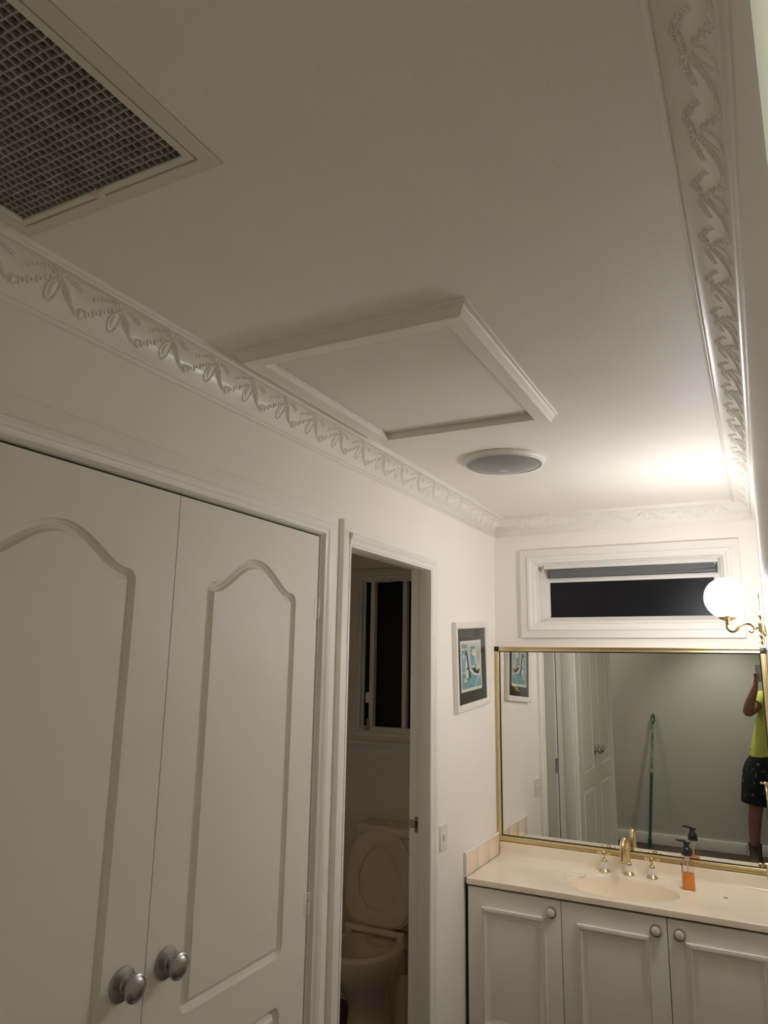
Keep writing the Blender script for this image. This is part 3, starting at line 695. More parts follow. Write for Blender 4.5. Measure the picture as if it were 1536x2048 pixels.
# taps
def tap(name, label, x, y):
    t = thing(name, label, 'tap', (x, y, TZ1+0.0002), 'cross-handle taps at the basin')
    b = MB(); z = TZ1+0.0002
    b.lathe([(0, 0), (0.0235, 0), (0.0240, 0.002), (0.0225, 0.005), (0.0185, 0.0085), (0.0165, 0.0135), (0.0160, 0.014)], (x, y, z), n=32); b.build('flange', m_tapbrass, t)
    b = MB(); b.lathe([(0.016, 0.0138), (0.0172, 0.017), (0.0172, 0.022), (0.0160, 0.030), (0.0140, 0.039), (0.0135, 0.0405)], (x, y, z), n=32); b.build('porcelain_collar', m_porc, t)
    b = MB(); b.lathe([(0.0135, 0.0402), (0.0138, 0.043), (0.0120, 0.047), (0.0095, 0.050), (0.0060, 0.053), (0.0048, 0.058), (0.0052, 0.063), (0.0085, 0.067), (0.0098, 0.073), (0.0085, 0.079), (0.0050, 0.0825), (0.0042, 0.085), (0.0046, 0.0875), (0, 0.089)], (x, y, z), n=28); b.build('stem', m_tapbrass, t)
    b = MB(); hz = z+0.0725
    for a in (0.05, 0.05+PI/2, 0.05+PI, 0.05+1.5*PI):
        d = Vector((math.cos(a), math.sin(a), 0))
        b.lathe([(0.0030, 0.006), (0.0030, 0.014), (0.0042, 0.016), (0.0032, 0.018), (0.0050, 0.021), (0.0062, 0.0255), (0.0052, 0.030), (0, 0.0322)], (x, y, hz), d, 16)
    b.build('cross_handle', m_tapbrass, t)
tap('tap', 'brass cross-handle tap on white collar, left of the basin spout', 0.5035, -0.068)
tap('tap', 'brass cross-handle tap on white collar, between spout and soap bottle', 0.7005, -0.0675)
sx, sy, z = 0.6055, -0.0665, TZ1+0.0002
sp = thing('basin_spout', 'curved brass gooseneck basin spout on a white collar', 'tap', (sx, sy, z))
b = MB(); b.lathe([(0, 0), (0.0235, 0), (0.0240, 0.002), (0.0225, 0.005), (0.0185, 0.0085), (0.0165, 0.0135), (0.016, 0.014)], (sx, sy, z), n=32); b.build('flange', m_tapbrass, sp)
b = MB(); b.lathe([(0.016, 0.0138), (0.0172, 0.017), (0.0172, 0.022), (0.0160, 0.030), (0.0140, 0.037), (0.0135, 0.0385)], (sx, sy, z), n=32); b.build('porcelain_collar', m_porc, sp)
pts = [(sx, sy, z+0.036), (sx, sy, z+0.06), (sx, sy, z+0.09), (sx, sy, z+0.104)]; R = 0.048
for i in range(1, 15):
    a = PI*i/14*1.02; pts.append((sx-0.004*(1-math.cos(a)), sy-R+R*math.cos(a), z+0.104+R*math.sin(a)))
e = pts[-1]; pts += [(e[0], e[1]-0.001, e[2]-0.015), (e[0], e[1]-0.001, e[2]-0.024)]
rad = [0.0088]*4+[0.0088+0.003*min(1, i/9) for i in range(1, 15)]+[0.0112, 0.0112]
b = MB(); b.lathe([(0.0135, 0.0382), (0.0140, 0.042), (0.0125, 0.047), (0.0095, 0.0500)], (sx, sy, z), n=28); b.tube(pts, rad, 20)
e = pts[-1]; b.lathe([(0.0112, 0), (0.0132, 0.001), (0.0132, 0.009), (0.0120, 0.011), (0.009, 0.011), (0.009, 0.002)], e, (0, 0, -1), 24)
b.build('gooseneck', m_tapbrass, sp)

# soap bottle
bx, by = 0.851, -0.158; z = TZ1+0.0030
sb = thing('soap_bottle', 'clear pump bottle of orange hand soap with black pump head', 'soap bottle', (bx, by, z))
def srect(w, d, zz, n=32, p=3.2, ox=0.0):
    out = []
    for i in range(n):
        a = 2*PI*i/n; c, s = math.cos(a), math.sin(a)
        out.append((bx+ox+w*math.copysign(abs(c)**(2/p), c), by+d*math.copysign(abs(s)**(2/p), s), zz))
    return out
def bw(h): return 0.0262-0.0052*max(0, min(1, h/0.125))
hs = [0.001, 0.003, 0.03, 0.06, 0.09, 0.115, 0.125]
b = MB(); b.loft([srect(bw(0)-0.003, 0.0185, z)]+[srect(bw(h), 0.0215-0.0045*h/0.125, z+h) for h in hs]+[srect(0.0195, 0.0165, z+0.129)]); b.build('bottle', m_bottle, sb, smooth=60)
b = MB(); b.loft([srect(bw(h)-0.0013, 0.0202-0.0045*h/0.125, z+h) for h in (0.0015, 0.004, 0.03, 0.059)]); b.build('liquid_soap', m_soap, sb, smooth=60)
b = MB(); vs = []
lab = [(h, k) for h in (0.012, 0.10) for k in (-5, -3, -1, 1)]
rows = []
for h in (0.010, 0.03, 0.06, 0.09, 0.103):
    ring = srect(bw(h)+0.0004, 0.0219-0.0045*h/0.125, z+h, 64); rows.append([ring[i % 64] for i in range(24, 42)])
for r in rows: vs += r
k = len(rows[0]); fs = [[i*k+j, i*k+j+1, (i+1)*k+j+1, (i+1)*k+j] for i in range(4) for j in range(k-1)]
b.add(vs, fs); lb = b.build('label', m_label, sb, smooth=60)
b = MB()
def labstrip(h0, h1, i0, i1):
    q = []
    for h in (h0, h1):
        ring = srect(bw(h)+0.0009, 0.0224-0.0045*h/0.125, z+h, 64); q += [ring[i % 64] for i in range(i0, i1)]
    k = i1-i0; b.add(q, [[j, j+1, k+j+1, k+j] for j in range(k-1)])
for q in ((0.086, 0.100, 30, 41), (0.080, 0.084, 32, 40), (0.040, 0.043, 32, 40), (0.030, 0.032, 32, 39)):
    b = MB(); labstrip(*q); b.build('label_print', m_ink, lb)
b = MB(); labstrip(0.062, 0.074, 33, 41); b.build('label_band', m_labelred, lb)
b = MB(); b.lathe([(0, 0.126), (0.0195, 0.126), (0.0208, 0.1275), (0.0208, 0.139), (0.0195, 0.147), (0.0155, 0.1545), (0.0112, 0.1585), (0.0108, 0.176), (0.0100, 0.178), (0, 0.178)], (bx, by, z), n=32)
cap = b.build('pump_collar', m_soapblack, sb, smooth=50)
b = MB(); rg = []
for t, w, dz, th in ((-0.040, 0.005, 0.1800, 0.003), (-0.030, 0.0075, 0.1795, 0.0038), (-0.012, 0.0110, 0.1785, 0.005), (0.004, 0.0125, 0.1765, 0.006), (0.013, 0.0100, 0.1745, 0.005), (0.017, 0.0055, 0.1735, 0.003)):
    rg.append([(bx+t, by-0.006*0-0.25*0*t+w*math.cos(2*PI*i/14), z+dz+th*math.sin(2*PI*i/14)) for i in range(14)])
b.loft(rg); b.build('pump_head', m_soapblack, cap, smooth=60)
b = MB(); b.tube([(bx, by, z+0.127), (bx, by, z+0.105)], 0.009, 12); b.tube([(bx, by, z+0.105), (bx, by, z+0.06)], 0.0028, 8); b.build('pump_tube', m_plasticwhite, sb)

# ------------------------------------------------------------------ wall sconce
GX, GY, GZ, GR = 1.0895, -0.70, 1.914, 0.0722
sc = thing('wall_sconce', 'brass wall sconce with curved arm and glowing white glass globe', 'lamp', (W, GY, 1.81))
b = MB(); b.sphere((GX, GY, GZ), GR, 48, 28); b.build('globe', m_globe, sc, smooth=180)
b = MB(); b.lathe([(0.0305, -0.0665), (0.0315, -0.0655), (0.030, -0.0695), (0.022, -0.0745), (0.0125, -0.078), (0.0090, -0.082), (0.0092, -0.0905), (0.0065, -0.094)], (GX, GY, GZ), n=32); b.build('gallery', m_brass, sc)
arm = [(1.087, 1.826), (1.0868, 1.815), (1.0895, 1.806), (1.096, 1.800), (1.105, 1.7985), (1.114, 1.8025), (1.122, 1.809)]
def cr(pts, vals, k=6):
    P = [Vector(p) for p in pts]; out = []; rv = []
    for i in range(len(P)-1):
        a, b_, c, d = P[max(i-1, 0)], P[i], P[i+1], P[min(i+2, len(P)-1)]
        for q in range(k):
            t = q/k; out.append(0.5*((2*b_)+(c-a)*t+(2*a-5*b_+4*c-d)*t*t+(3*b_-a-3*c+d)*t**3)); rv.append(vals[i]*(1-t)+vals[i+1]*t)
    return out+[P[-1]], rv+[vals[-1]]
b = MB(); b.tube(*cr([(x, GY, zz) for x, zz in arm], [0.0065, 0.0062, 0.006, 0.006, 0.006, 0.0068, 0.0078]), 18)
arm2 = [(1.121, 1.8085), (1.129, 1.8165), (1.139, 1.8225), (1.150, 1.825), (1.160, 1.823), (1.168, 1.816), (1.1715, 1.807), (1.169, 1.7985), (1.162, 1.7955), (1.157, 1.798)]
b.tube(*cr([(x, GY, zz) for x, zz in arm2], [0.0045, 0.0050, 0.0055, 0.0055, 0.0055, 0.0053, 0.005, 0.0045, 0.0042, 0.0045]), 18)
b.sphere((1.157, GY, 1.798), 0.0055, 14, 10)
b.tube([(1.169, GY, 1.8105), (1.186, GY, 1.8105)], 0.0042, 12); b.lathe([(0.0042, 0), (0.0062, 0.001), (0.0062, 0.004), (0.0042, 0.005)], (1.176, GY, 1.8105), (1, 0, 0), 16)
b.build('arm', m_brass, sc, smooth=60)
AX = 1.1935
b = MB(); b.box(AX-0.0105, W-0.0002, GY-0.012, GY+0.012, 1.7965, 1.8255, 0.0025); b.build('bracket_block', m_brass, sc)
b = MB(); b.lathe([(0.0065, 1.825), (0.0055, 1.833), (0.0060, 1.838), (0.0075, 1.842), (0.0105, 1.847), (0.0115, 1.851), (0.0085, 1.853), (0.0060, 1.857), (0.0065, 1.868), (0.0078, 1.885), (0.0095, 1.905), (0.0100, 1.913), (0.0135, 1.917), (0.0135, 1.922), (0.0080, 1.926), (0.0052, 1.931), (0.0050, 1.936), (0.0042, 1.941), (0, 1.943)], (AX, GY, 0), n=24); b.build('upper_stem', m_brass, sc, smooth=50)
b = MB(); b.lathe([(0.0065, 1.7975), (0.0055, 1.793), (0.0050, 1.790), (0.0085, 1.787), (0.0100, 1.7815), (0.0085, 1.776), (0.0055, 1.773), (0.0045, 1.769), (0.0060, 1.766), (0.0072, 1.761), (0.0060, 1.756), (0.0035, 1.753), (0, 1.750)], (AX, GY, 0), n=24)
b.tube([(AX, GY, 1.7605), (AX-0.010, GY, 1.7605)], 0.0018, 8); b.sphere((AX-0.0105, GY, 1.7605), 0.0024, 10, 8)
b.build('lower_finial', m_brass, sc, smooth=50)
b = MB(); b.lathe([(0.030, 0), (0.030, 0.003), (0.027, 0.005), (0.0, 0.005)], (W-0.0001, GY, 1.811), (-1, 0, 0), 32); b.build('wall_plate', m_brass, sc)

# brass towel ring on the right wall, poking in at the right edge (and again in the mirror)
tx, ty, tz, reach = 1.1255, -0.90, 1.0885, W-1.1255
tr = thing('towel_ring', 'brass towel ring on the right wall, finial poking in beside the washbasin top', 'towel ring', (W, ty, tz))
b = MB(); b.lathe([(0, 0), (0.0050, 0.0015), (0.0068, 0.0065), (0.0052, 0.0115), (0.0038, 0.0135), (0.0060, 0.0155), (0.0075, 0.0175), (0.0082, 0.0200), (0.0082, 0.034), (0.0062, 0.037), (0.0055, 0.042), (0.0055, reach-0.014), (0.020, reach-0.011), (0.023, reach-0.0005)], (tx, ty, tz), (1, 0, 0), 28); b.build('post', m_brass, tr, smooth=50)
b = MB(); b.tube([(tx+0.027+0.004*math.sin(t*PI/18)**2, ty+0.085*math.sin(t*PI/18), tz-0.086+0.085*math.cos(t*PI/18)) for t in range(37)], 0.0062, 16, cap=False); b.build('ring', m_brass, tr, smooth=70)

# ------------------------------------------------------------------ framed print
pc = thing('framed_print', 'white-framed print of two penguins in black mount, beside the mirror', 'picture', (0.01, -0.368, 1.667))
pc.rotation_euler = (math.radians(3.8), 0, 0)
py0, py1, pz0, pz1 = -0.6175, -0.133, 1.468, 1.8455
fi = rect(py0+0.062, py1-0.062, pz0+0.030, pz1-0.022)
fi = rect(-0.548, -0.188, 1.5035, 1.8305)
b = MB(); b.sweep(fi, [(-1, -1), (1, -1), (1, 1), (-1, 1)], [(0, 0.004), (0, 0.0165), (0.002, 0.0180), (0.010, 0.0215), (0.022, 0.0235), (0.027, 0.022), (0.028, 0.019), (0.028, 0.001), (0.005, 0.001)], lambda u, v, h: PX(u+(0.030 if u > -0.17 else -0.030 if u < -0.57 else 0)*0, v, h)); b.build('frame', m_frame, pc)
b = MB(); b.box(0.003, 0.0125, -0.5465, -0.1895, 1.505, 1.829); b.build('mount', m_mount, pc, smooth=0)
A0, A1, AZ0, AZ1 = -0.5125, -0.2475, 1.554, 1.776
pm = [m_paper, m_pale, m_teal, m_blue, m_greyteal, m_cream, m_ink, m_lightblue]
b = MB(); layer = [0]
def art(ci, pts):
    b.cur = ci; layer[0] += 1; h = 0.0127+0.00002*layer[0]
    q = [(A0+(A1-A0)*u, AZ1-(AZ1-AZ0)*v) for u, v in pts]
    b.poly(q, PX, 0.0120, h)
def aell(ci, u, v, ru, rv, n=24, a0=0, a1=2*PI, rot=0):
    art(ci, [(u+ru*math.cos(a0+(a1-a0)*i/n)*math.cos(rot)-rv*math.sin(a0+(a1-a0)*i/n)*math.sin(rot), v+ru*math.cos(a0+(a1-a0)*i/n)*math.sin(rot)+rv*math.sin(a0+(a1-a0)*i/n)*math.cos(rot)) for i in range(n)])
def aline(ci, pts, w):
    for (u0, v0), (u1, v1) in zip(pts[:-1], pts[1:]):
        L = math.hypot(u1-u0, v1-v0); nu, nv = -(v1-v0)/L*w, (u1-u0)/L*w
        art(ci, [(u0+nu, v0+nv), (u1+nu, v1+nv), (u1-nu, v1-nv), (u0-nu, v0-nv)])
art(0, [(0, 0), (1, 0), (1, 1), (0, 1)])
art(1, [(0.05, 0.06), (0.95, 0.06), (0.95, 0.66), (0.05, 0.66)])
art(2, [(0.05, 0.64), (0.95, 0.60), (0.95, 0.94), (0.05, 0.94)])
art(3, [(0.06, 0.20), (0.30, 0.17), (0.32, 0.45), (0.24, 0.60), (0.06, 0.62)])
art(4, [(0.05, 0.06), (0.26, 0.055), (0.33, 0.09), (0.33, 0.12), (0.28, 0.145), (0.05, 0.14)]); aline(4, [(0.26, 0.14), (0.27, 0.22)], 0.015)
aell(7, 0.14, 0.31, 0.05, 0.045); aline(7, [(0.14, 0.35), (0.14, 0.55)], 0.008)
for k in range(4): art(3 if k % 2 == 0 else 2, [(0.48+0.055*k, 0.12), (0.53+0.055*k, 0.11), (0.53+0.055*k, 0.50), (0.48+0.055*k, 0.51)])
aell(5, 0.66, 0.25, 0.125, 0.075); aline(0, [(0.66, 0.32), (0.66, 0.50)], 0.008)
aell(4, 0.86, 0.33, 0.055, 0.085); aell(7, 0.86, 0.33, 0.036, 0.066)
aell(0, 0.72, 0.60, 0.25, 0.10)                       # tub
art(0, [(0.47, 0.57), (0.52, 0.66), (0.70, 0.72), (0.90, 0.71), (0.96, 0.60)])
aell(6, 0.72, 0.62, 0.17, 0.055, rot=0.25); aline(6, [(0.58, 0.60), (0.52, 0.55)], 0.018); aline(6, [(0.66, 0.58), (0.74, 0.50)], 0.016); aline(6, [(0.84, 0.62), (0.92, 0.60)], 0.02)
aell(0, 0.80, 0.57, 0.09, 0.05); aell(6, 0.80, 0.60, 0.025, 0.018)
aell(0, 0.29, 0.56, 0.085, 0.20); aell(0, 0.28, 0.36, 0.05, 0.12)   # standing penguin
aline(6, [(0.28, 0.24), (0.33, 0.42), (0.37, 0.58), (0.44, 0.74)], 0.030); aell(6, 0.27, 0.25, 0.05, 0.03, rot=-0.6); aline(6, [(0.36, 0.53), (0.27, 0.57)], 0.018)
aell(6, 0.29, 0.755, 0.025, 0.016); aell(6, 0.36, 0.755, 0.022, 0.014); aell(1, 0.20, 0.78, 0.08, 0.05); aell(6, 0.22, 0.83, 0.02, 0.014)
art(7, [(0.95, 0.70), (0.80, 0.74), (0.68, 0.83), (0.62, 0.94), (0.66, 0.94), (0.72, 0.85), (0.83, 0.77), (0.95, 0.735)])
for (u, v) in ((0.80, 0.85), (0.88, 0.80), (0.86, 0.89), (0.76, 0.90)): aell(7, u, v, 0.018, 0.014, 12)
b.cur = 0; b.build('print', pm, pc, smooth=0)
b = MB(); b.box(0.0148, 0.0158, -0.5478, -0.1882, 1.5037, 1.8303); b.build('glass', m_glass, pc, smooth=0)

# toilet door, open into the toilet room (its face shows in the mirror)
td = thing('toilet_door', 'flat white toilet door standing open inside the doorway, seen in the mirror', 'door', (-0.07, -1.49, 0))
b = MB(); b.box(-0.70, -0.076, -1.503, -1.468, 0.008, 2.04, 0.0015); b.build('door_leaf', m_trim, td)
for z in (0.25, 1.02, 1.80):
    b = MB(); b.lathe([(0.005, -0.045), (0.005, 0.045)], (-0.0745, -1.4655, z), n=12); b.build('hinge', m_strike, td)
b = MB(); b.lathe([(0, 0), (0.026, 0), (0.026, 0.004), (0.010, 0.006), (0.010, 0.03), (0.024, 0.036), (0.026, 0.048), (0.018, 0.056), (0, 0.058)], (-0.635, -1.4685, 1.05), (0, 1, 0), 24); b.build('knob', m_pewter, td)
# switch
sw = thing('light_switch', 'small white light switch on the wall right of the toilet doorway', 'switch', (0.004, -0.695, 0.997))
b = MB(); b.box(0.0005, 0.0105, -0.732, -0.660, 0.9485, 1.0455, 0.003); b.build('switch_plate', m_plasticwhite, sw)
b = MB(); b.box(0.0100, 0.0165, -0.706, -0.690, 0.985, 1.006, 0.002); b.build('rocker', m_plasticwhite, sw)

# ------------------------------------------------------------------ window_2 in the toilet
w2 = bpy.data.objects.new('window_2', None); COL.objects.link(w2); w2.location = (-0.52, 0, 1.72); w2['kind'] = 'structure'
b = MB(); b.sweep(rect(-0.783, -0.257, 1.312, 2.132), SQ, [(0, 0), (0, 0.016), (0.004, 0.018), (0.010, 0.012), (0.027, 0.012), (0.03, 0)], PBK); b.build('window_architrave', m_winpaint, w2)
b = MB(); b.sweep(rect(-0.783, -0.257, 1.312, 2.132), SQ, [(0, 0.01), (0, -0.08), (-0.022, -0.08), (-0.022, -0.02), (-0.012, -0.018), (-0.012, 0.004)], PBK)
b.box(-0.715, -0.690, -0.006, 0.03, 1.325, 2.125, 0.002); b.box(-0.52, -0.495, -0.002, 0.03, 1.325, 2.125, 0.002); b.box(-0.455, -0.44, 0.01, 0.03, 1.325, 2.125)
b.box(-0.715, -0.27, -0.004, 0.03, 1.312, 1.334, 0.002); b.box(-0.70, -0.597, -0.008, 0.03, 2.106, 2.119, 0.001); b.box(-0.535, -0.27, -0.008, 0.03, 2.106, 2.119, 0.001)
fr2 = b.build('window_frame', m_winpaint, w2)
b = MB(); b.box(-0.738, -0.714, -0.002, 0.012, 1.455, 1.510, 0.002); b.build('latch', m_winpaint, fr2)
b = MB(); b.box(-0.722, -0.706, -0.016, 0.0, 1.312, 1.375, 0.003); b.lathe([(0, 0), (0.012, 0), (0.012, 0.012), (0, 0.012)], (-0.728, -0.004, 1.322), (0, -1, 0), 16); b.build('stay', m_strike, fr2)
b = MB(); b.box(-0.78, -0.26, 0.032, 0.038, 1.315, 2.13); b.build('pane', m_night, w2, smooth=0)
b = MB(); b.box(-0.84, -0.2, -0.035, 0.0, 1.244, 1.262, 0.004); b.box(-0.82, -0.22, -0.014, 0, 1.20, 1.244, 0.002); b.build('sill', m_winpaint, w2)

# ------------------------------------------------------------------ toilet
TCX = -0.545
to = thing('toilet', 'beige toilet with raised seat seen through the dark doorway', 'toilet', (TCX, -0.3, 0))
def oring(cx, cy, a, bf, bb, zz, n=48):
    out = []
    for i in range(n):
        t = 2*PI*i/n; c, s = math.cos(t), math.sin(t)
        out.append((cx+a*c, cy+(bb if s > 0 else bf)*s, zz))
    return out
b = MB(); cy = -0.30
b.loft([oring(TCX, -0.27, 0.115, 0.135, 0.14, 0.0), oring(TCX, -0.27, 0.112, 0.13, 0.14, 0.02), oring(TCX, -0.265, 0.095, 0.105, 0.14, 0.06), oring(TCX, -0.27, 0.088, 0.10, 0.14, 0.12), oring(TCX, -0.275, 0.092, 0.115, 0.145, 0.18), oring(TCX, -0.285, 0.115, 0.150, 0.155, 0.235), oring(TCX, -0.295, 0.150, 0.195, 0.17, 0.30), oring(TCX, cy, 0.172, 0.222, 0.18, 0.36), oring(TCX, cy, 0.178, 0.232, 0.185, 0.388), oring(TCX, cy, 0.177, 0.231, 0.185, 0.398), oring(TCX, cy, 0.172, 0.226, 0.181, 0.402),
        oring(TCX, cy-0.005, 0.134, 0.190, 0.125, 0.402), oring(TCX, cy-0.005, 0.128, 0.184, 0.12, 0.398), oring(TCX, cy-0.005, 0.130, 0.186, 0.12, 0.38), oring(TCX, cy-0.008, 0.122, 0.168, 0.105, 0.34), oring(TCX, cy, 0.100, 0.130, 0.075, 0.30), oring(TCX, cy+0.005, 0.072, 0.082, 0.050, 0.268), oring(TCX, cy+0.012, 0.050, 0.050, 0.035, 0.225), oring(TCX, cy+0.015, 0.03, 0.03, 0.02, 0.20)])
b.box(TCX-0.12, TCX+0.12, -0.20, -0.012, 0.32, 0.398, 0.03, 4); b.box(TCX-0.085, TCX+0.085, -0.17, -0.03, 0.0, 0.33, 0.03, 4)
b.build('pan', m_toilet, to, smooth=60)
b = MB(); b.loft([oring(TCX, cy+0.008, 0.0575, 0.062, 0.0405, 0.241), oring(TCX, cy+0.008, 0.005, 0.005, 0.004, 0.241)], cap=False); b.build('water', m_black, to)
b = MB(); b.tube([(TCX+0.095, -0.10, 0.22), (TCX+0.10, -0.12, 0.16), (TCX+0.105, -0.13, 0.08), (TCX+0.115, -0.13, 0.0)], [0.045, 0.05, 0.048, 0.05], 20); b.build('trap_pipe', m_toilet, to, smooth=70)
# cistern
b = MB(); b.box(TCX-0.155, TCX+0.19, -0.158, -0.012, 0.42, 0.838, 0.025, 4); ci = b.build('cistern', m_toilet, to, smooth=60)
b = MB(); b.box(TCX-0.150, TCX+0.20, -0.168, -0.006, 0.835, 0.880, 0.016, 4); b.lathe([(0.02, 0), (0.02, 0.005), (0.015, 0.007), (0, 0.007)], (TCX, -0.085, 0.879), n=24); b.build('cistern_lid', m_toilet, ci, smooth=60)
# raised seat and lid: tilted plane
tilt = math.radians(7); hy, hz = -0.205, 0.437
def PT(u, v, h): return Vector((TCX+u, hy+v*math.sin(tilt)-h*math.cos(tilt), hz+v*math.cos(tilt)+h*math.sin(tilt)))
def seatcurve(a, L, v0, n=72):
    out = []
    for i in range(n):
        t = 2*PI*i/n; c, s = math.cos(t), math.sin(t); vm = v0+L/2
        wv = a*(1-0.10*max(0, s)**1.5-0.06*max(0, -s)**3)
        out.append((wv*math.copysign(abs(c)**(0.80 if s > 0 else 0.45), c), vm+L/2*math.copysign(abs(s)**(0.85 if s > 0 else 0.5), s)))
    return out
oc = seatcurve(0.178, 0.425, 0.008); ic = [(0.108*math.cos(2*PI*i/72)*(1-0.12*math.sin(2*PI*i/72)), 0.212+(0.142)*math.sin(2*PI*i/72)) for i in range(72)]
b = MB(); vs = []; n = 72
def lerp(p, q, t): return (p[0]+(q[0]-p[0])*t, p[1]+(q[1]-p[1])*t)
prof = [(0.0, 0.002), (0.0, 0.010), (0.05, 0.015), (0.2, 0.019), (0.6, 0.020), (0.92, 0.0165), (1.0, 0.012), (1.0, 0.002)]
for i in range(n):
    for t, h in prof: q = lerp(oc[i], ic[i], t); vs.append(PT(q[0], q[1], h))
k = len(prof); b.add(vs, [[i*k+t, ((i+1) % n)*k+t, ((i+1) % n)*k+(t+1) % k, i*k+(t+1) % k] for i in range(n) for t in range(k)])
b.build('seat', m_seat, to, smooth=50)
lc = seatcurve(0.186, 0.444, 0.002)
b = MB(); vs = [];
for sc_, h in ((1.0, -0.001), (1.0, -0.010), (0.985, -0.014), (0.93, -0.016)):
    for p in lc: vs.append(PT(p[0]*sc_, 0.222+(p[1]-0.222)*sc_, h))
fs = [[r*n+i, r*n+(i+1) % n, (r+1)*n+(i+1) % n, (r+1)*n+i] for r in range(3) for i in range(n)]+[list(range(n)), [3*n+i for i in range(n)]]
b.add(vs, fs); b.build('lid', m_seat, to, smooth=50)
b = MB(); b.tube([(TCX-0.155, hy-0.012, hz-0.008), (TCX-0.115, hy-0.012, hz-0.008)], 0.013, 16); b.tube([(TCX-0.115, hy-0.014, hz-0.010), (TCX+0.115, hy-0.014, hz-0.010)], 0.016, 16); b.tube([(TCX+0.115, hy-0.012, hz-0.008), (TCX+0.155, hy-0.012, hz-0.008)], 0.013, 16)
b.box(TCX-0.15, TCX-0.12, hy-0.024, hy+0.004, 0.395, hz-0.01, 0.004); b.box(TCX+0.12, TCX+0.15, hy-0.024, hy+0.004, 0.395, hz-0.01, 0.004)
b.build('hinge', m_seat, to, smooth=50)

# ------------------------------------------------------------------ hall behind the camera
b = MB(); b.box(-1.3, 2.3, FAR+0.0002, FAR+0.016, 0, 0.10, 0.004); struct(b, 'baseboard_far', m_trim)
# end lining of the right wall beside the camera
b = MB(); b.box(1.1900, W-0.0003, NEAR_R, -3.392, 0.0, 2.30, 0.0012); struct(b, 'trim_8', m_jamb)
def fill_downlight(x, y, label, watts):  # unseen lamp, added for fill and the greenish tint on the far wall
    dn = thing('fill_downlight', label, 'light', (x, y, H))
    b = MB(); b.lathe([(0.042, 0.0), (0.055, 0.0), (0.055, 0.003), (0.045, 0.006), (0.042, 0.004)], (x, y, H), (0, 0, -1), 32, cap=False); b.build('trim_ring', m_trim, dn)
    b = MB(); b.lathe([(0, 0.0015), (0.042, 0.0015)], (x, y, H), (0, 0, -1), 32, cap=False); b.build('diffuser', m_down, dn)
    ld = bpy.data.lights.new('fill_downlight_lamp', 'SPOT'); ld.energy = watts; ld.color = (0.99, 1.0, 0.86); ld.spot_size = math.radians(100); ld.spot_blend = 0.7; ld.shadow_soft_size = 0.04
    lo = bpy.data.objects.new('fill_downlight_lamp', ld); COL.objects.link(lo); lo.parent = dn; lo.location = (0, 0, -0.012)
fill_downlight(0.86, -3.78, 'unseen recessed passage light added behind the camera, for fill and greenish tint on the far wall', FILL_DOWNLIGHT_W)
ox, oy = -0.55, -3.66  # round fitting out of view, added as soft fill without hard shadows
oy_t = thing('fill_oyster_light', 'unseen round white ceiling light added in the passage end as soft fill', 'light', (ox, oy, H))
b = MB(); b.lathe([(0.165, 0.0), (0.175, 0.0), (0.175, 0.02), (0.165, 0.022)], (ox, oy, H), (0, 0, -1), 48, cap=False); b.build('rim', m_trim, oy_t)
b = MB(); b.lathe([(0.166, 0.015), (0.15, 0.035), (0.11, 0.055), (0.05, 0.066), (0, 0.068)], (ox, oy, H), (0, 0, -1), 48, cap=False); b.build('diffuser', mat('fill_oyster_glass', (0.9, 0.9, 0.88), 0.4, emit=(1.0, 0.98, 0.90), estr=FILL_OYSTER_STRENGTH), oy_t)
# pole leaning on the far wall
pl = thing('paint_pole', 'green extension pole with paint-spattered top leaning on the far wall', 'pole', (0.118, -4.055, 0))
p0, p1 = Vector((0.118, -4.055, 0.012)), Vector((0.190, FAR+0.017, 1.226)); dv = (p1-p0)
b = MB(); b.tube([p0, p0+dv*0.55], 0.0135, 16); b.tube([p0-Vector((0, 0, 0.0)), p0+dv*0.06], 0.017, 16); b.build('lower_tube', m_pole, pl)
b = MB(); b.tube([p0+dv*0.54, p0+dv*0.93, p0+dv*0.985], [0.0118, 0.0118, 0.0125], 16); b.lathe([(0.0150, 0), (0.0165, 0.004), (0.0165, 0.03), (0.014, 0.034)], p0+dv*0.53, dv, 16); b.build('upper_tube', m_polewhite, pl)
b = MB(); c = p0+dv*0.965; pts = []
for i in range(13):
    a = PI*i/12; pts.append(c+Vector((0.014*math.cos(a), 0, 0.0))+dv.normalized()*(0.030*math.sin(a)))
b.tube([c+Vector((0.014, 0, -0.04))]+pts+[c+Vector((-0.014, 0, -0.04))], 0.0045, 10); b.build('hanging_loop', m_pole, pl)

# ------------------------------------------------------------------ the photographer (seen in the mirror)
pe = thing('person', 'person in yellow shirt and dark paint-splashed shorts holding up a phone, reflected in the mirror', 'person', (1.20, -3.86, 0))
sk = []; ed = []; rd = []
def V(p, r, par=None):
    sk.append(Vector(p)); rd.append(r if isinstance(r, tuple) else (r, r))
    if par is not None: ed.append((par, len(sk)-1))
    return len(sk)-1
pel = V((1.205, -3.885, 0.93), (0.145, 0.105))
wa = V((1.235, -3.885, 1.09), (0.135, 0.10), pel); ch = V((1.29, -3.88, 1.27), (0.155, 0.11), wa); ub = V((1.315, -3.885, 1.40), (0.12, 0.085), ch)
nk = V((1.325, -3.875, 1.49), (0.055, 0.055), ub); hd = V((1.33, -3.86, 1.575), (0.072, 0.082), nk); hd2 = V((1.33, -3.855, 1.655), (0.078, 0.092), hd); hd3 = V((1.33, -3.86, 1.72), (0.058, 0.068), hd2)
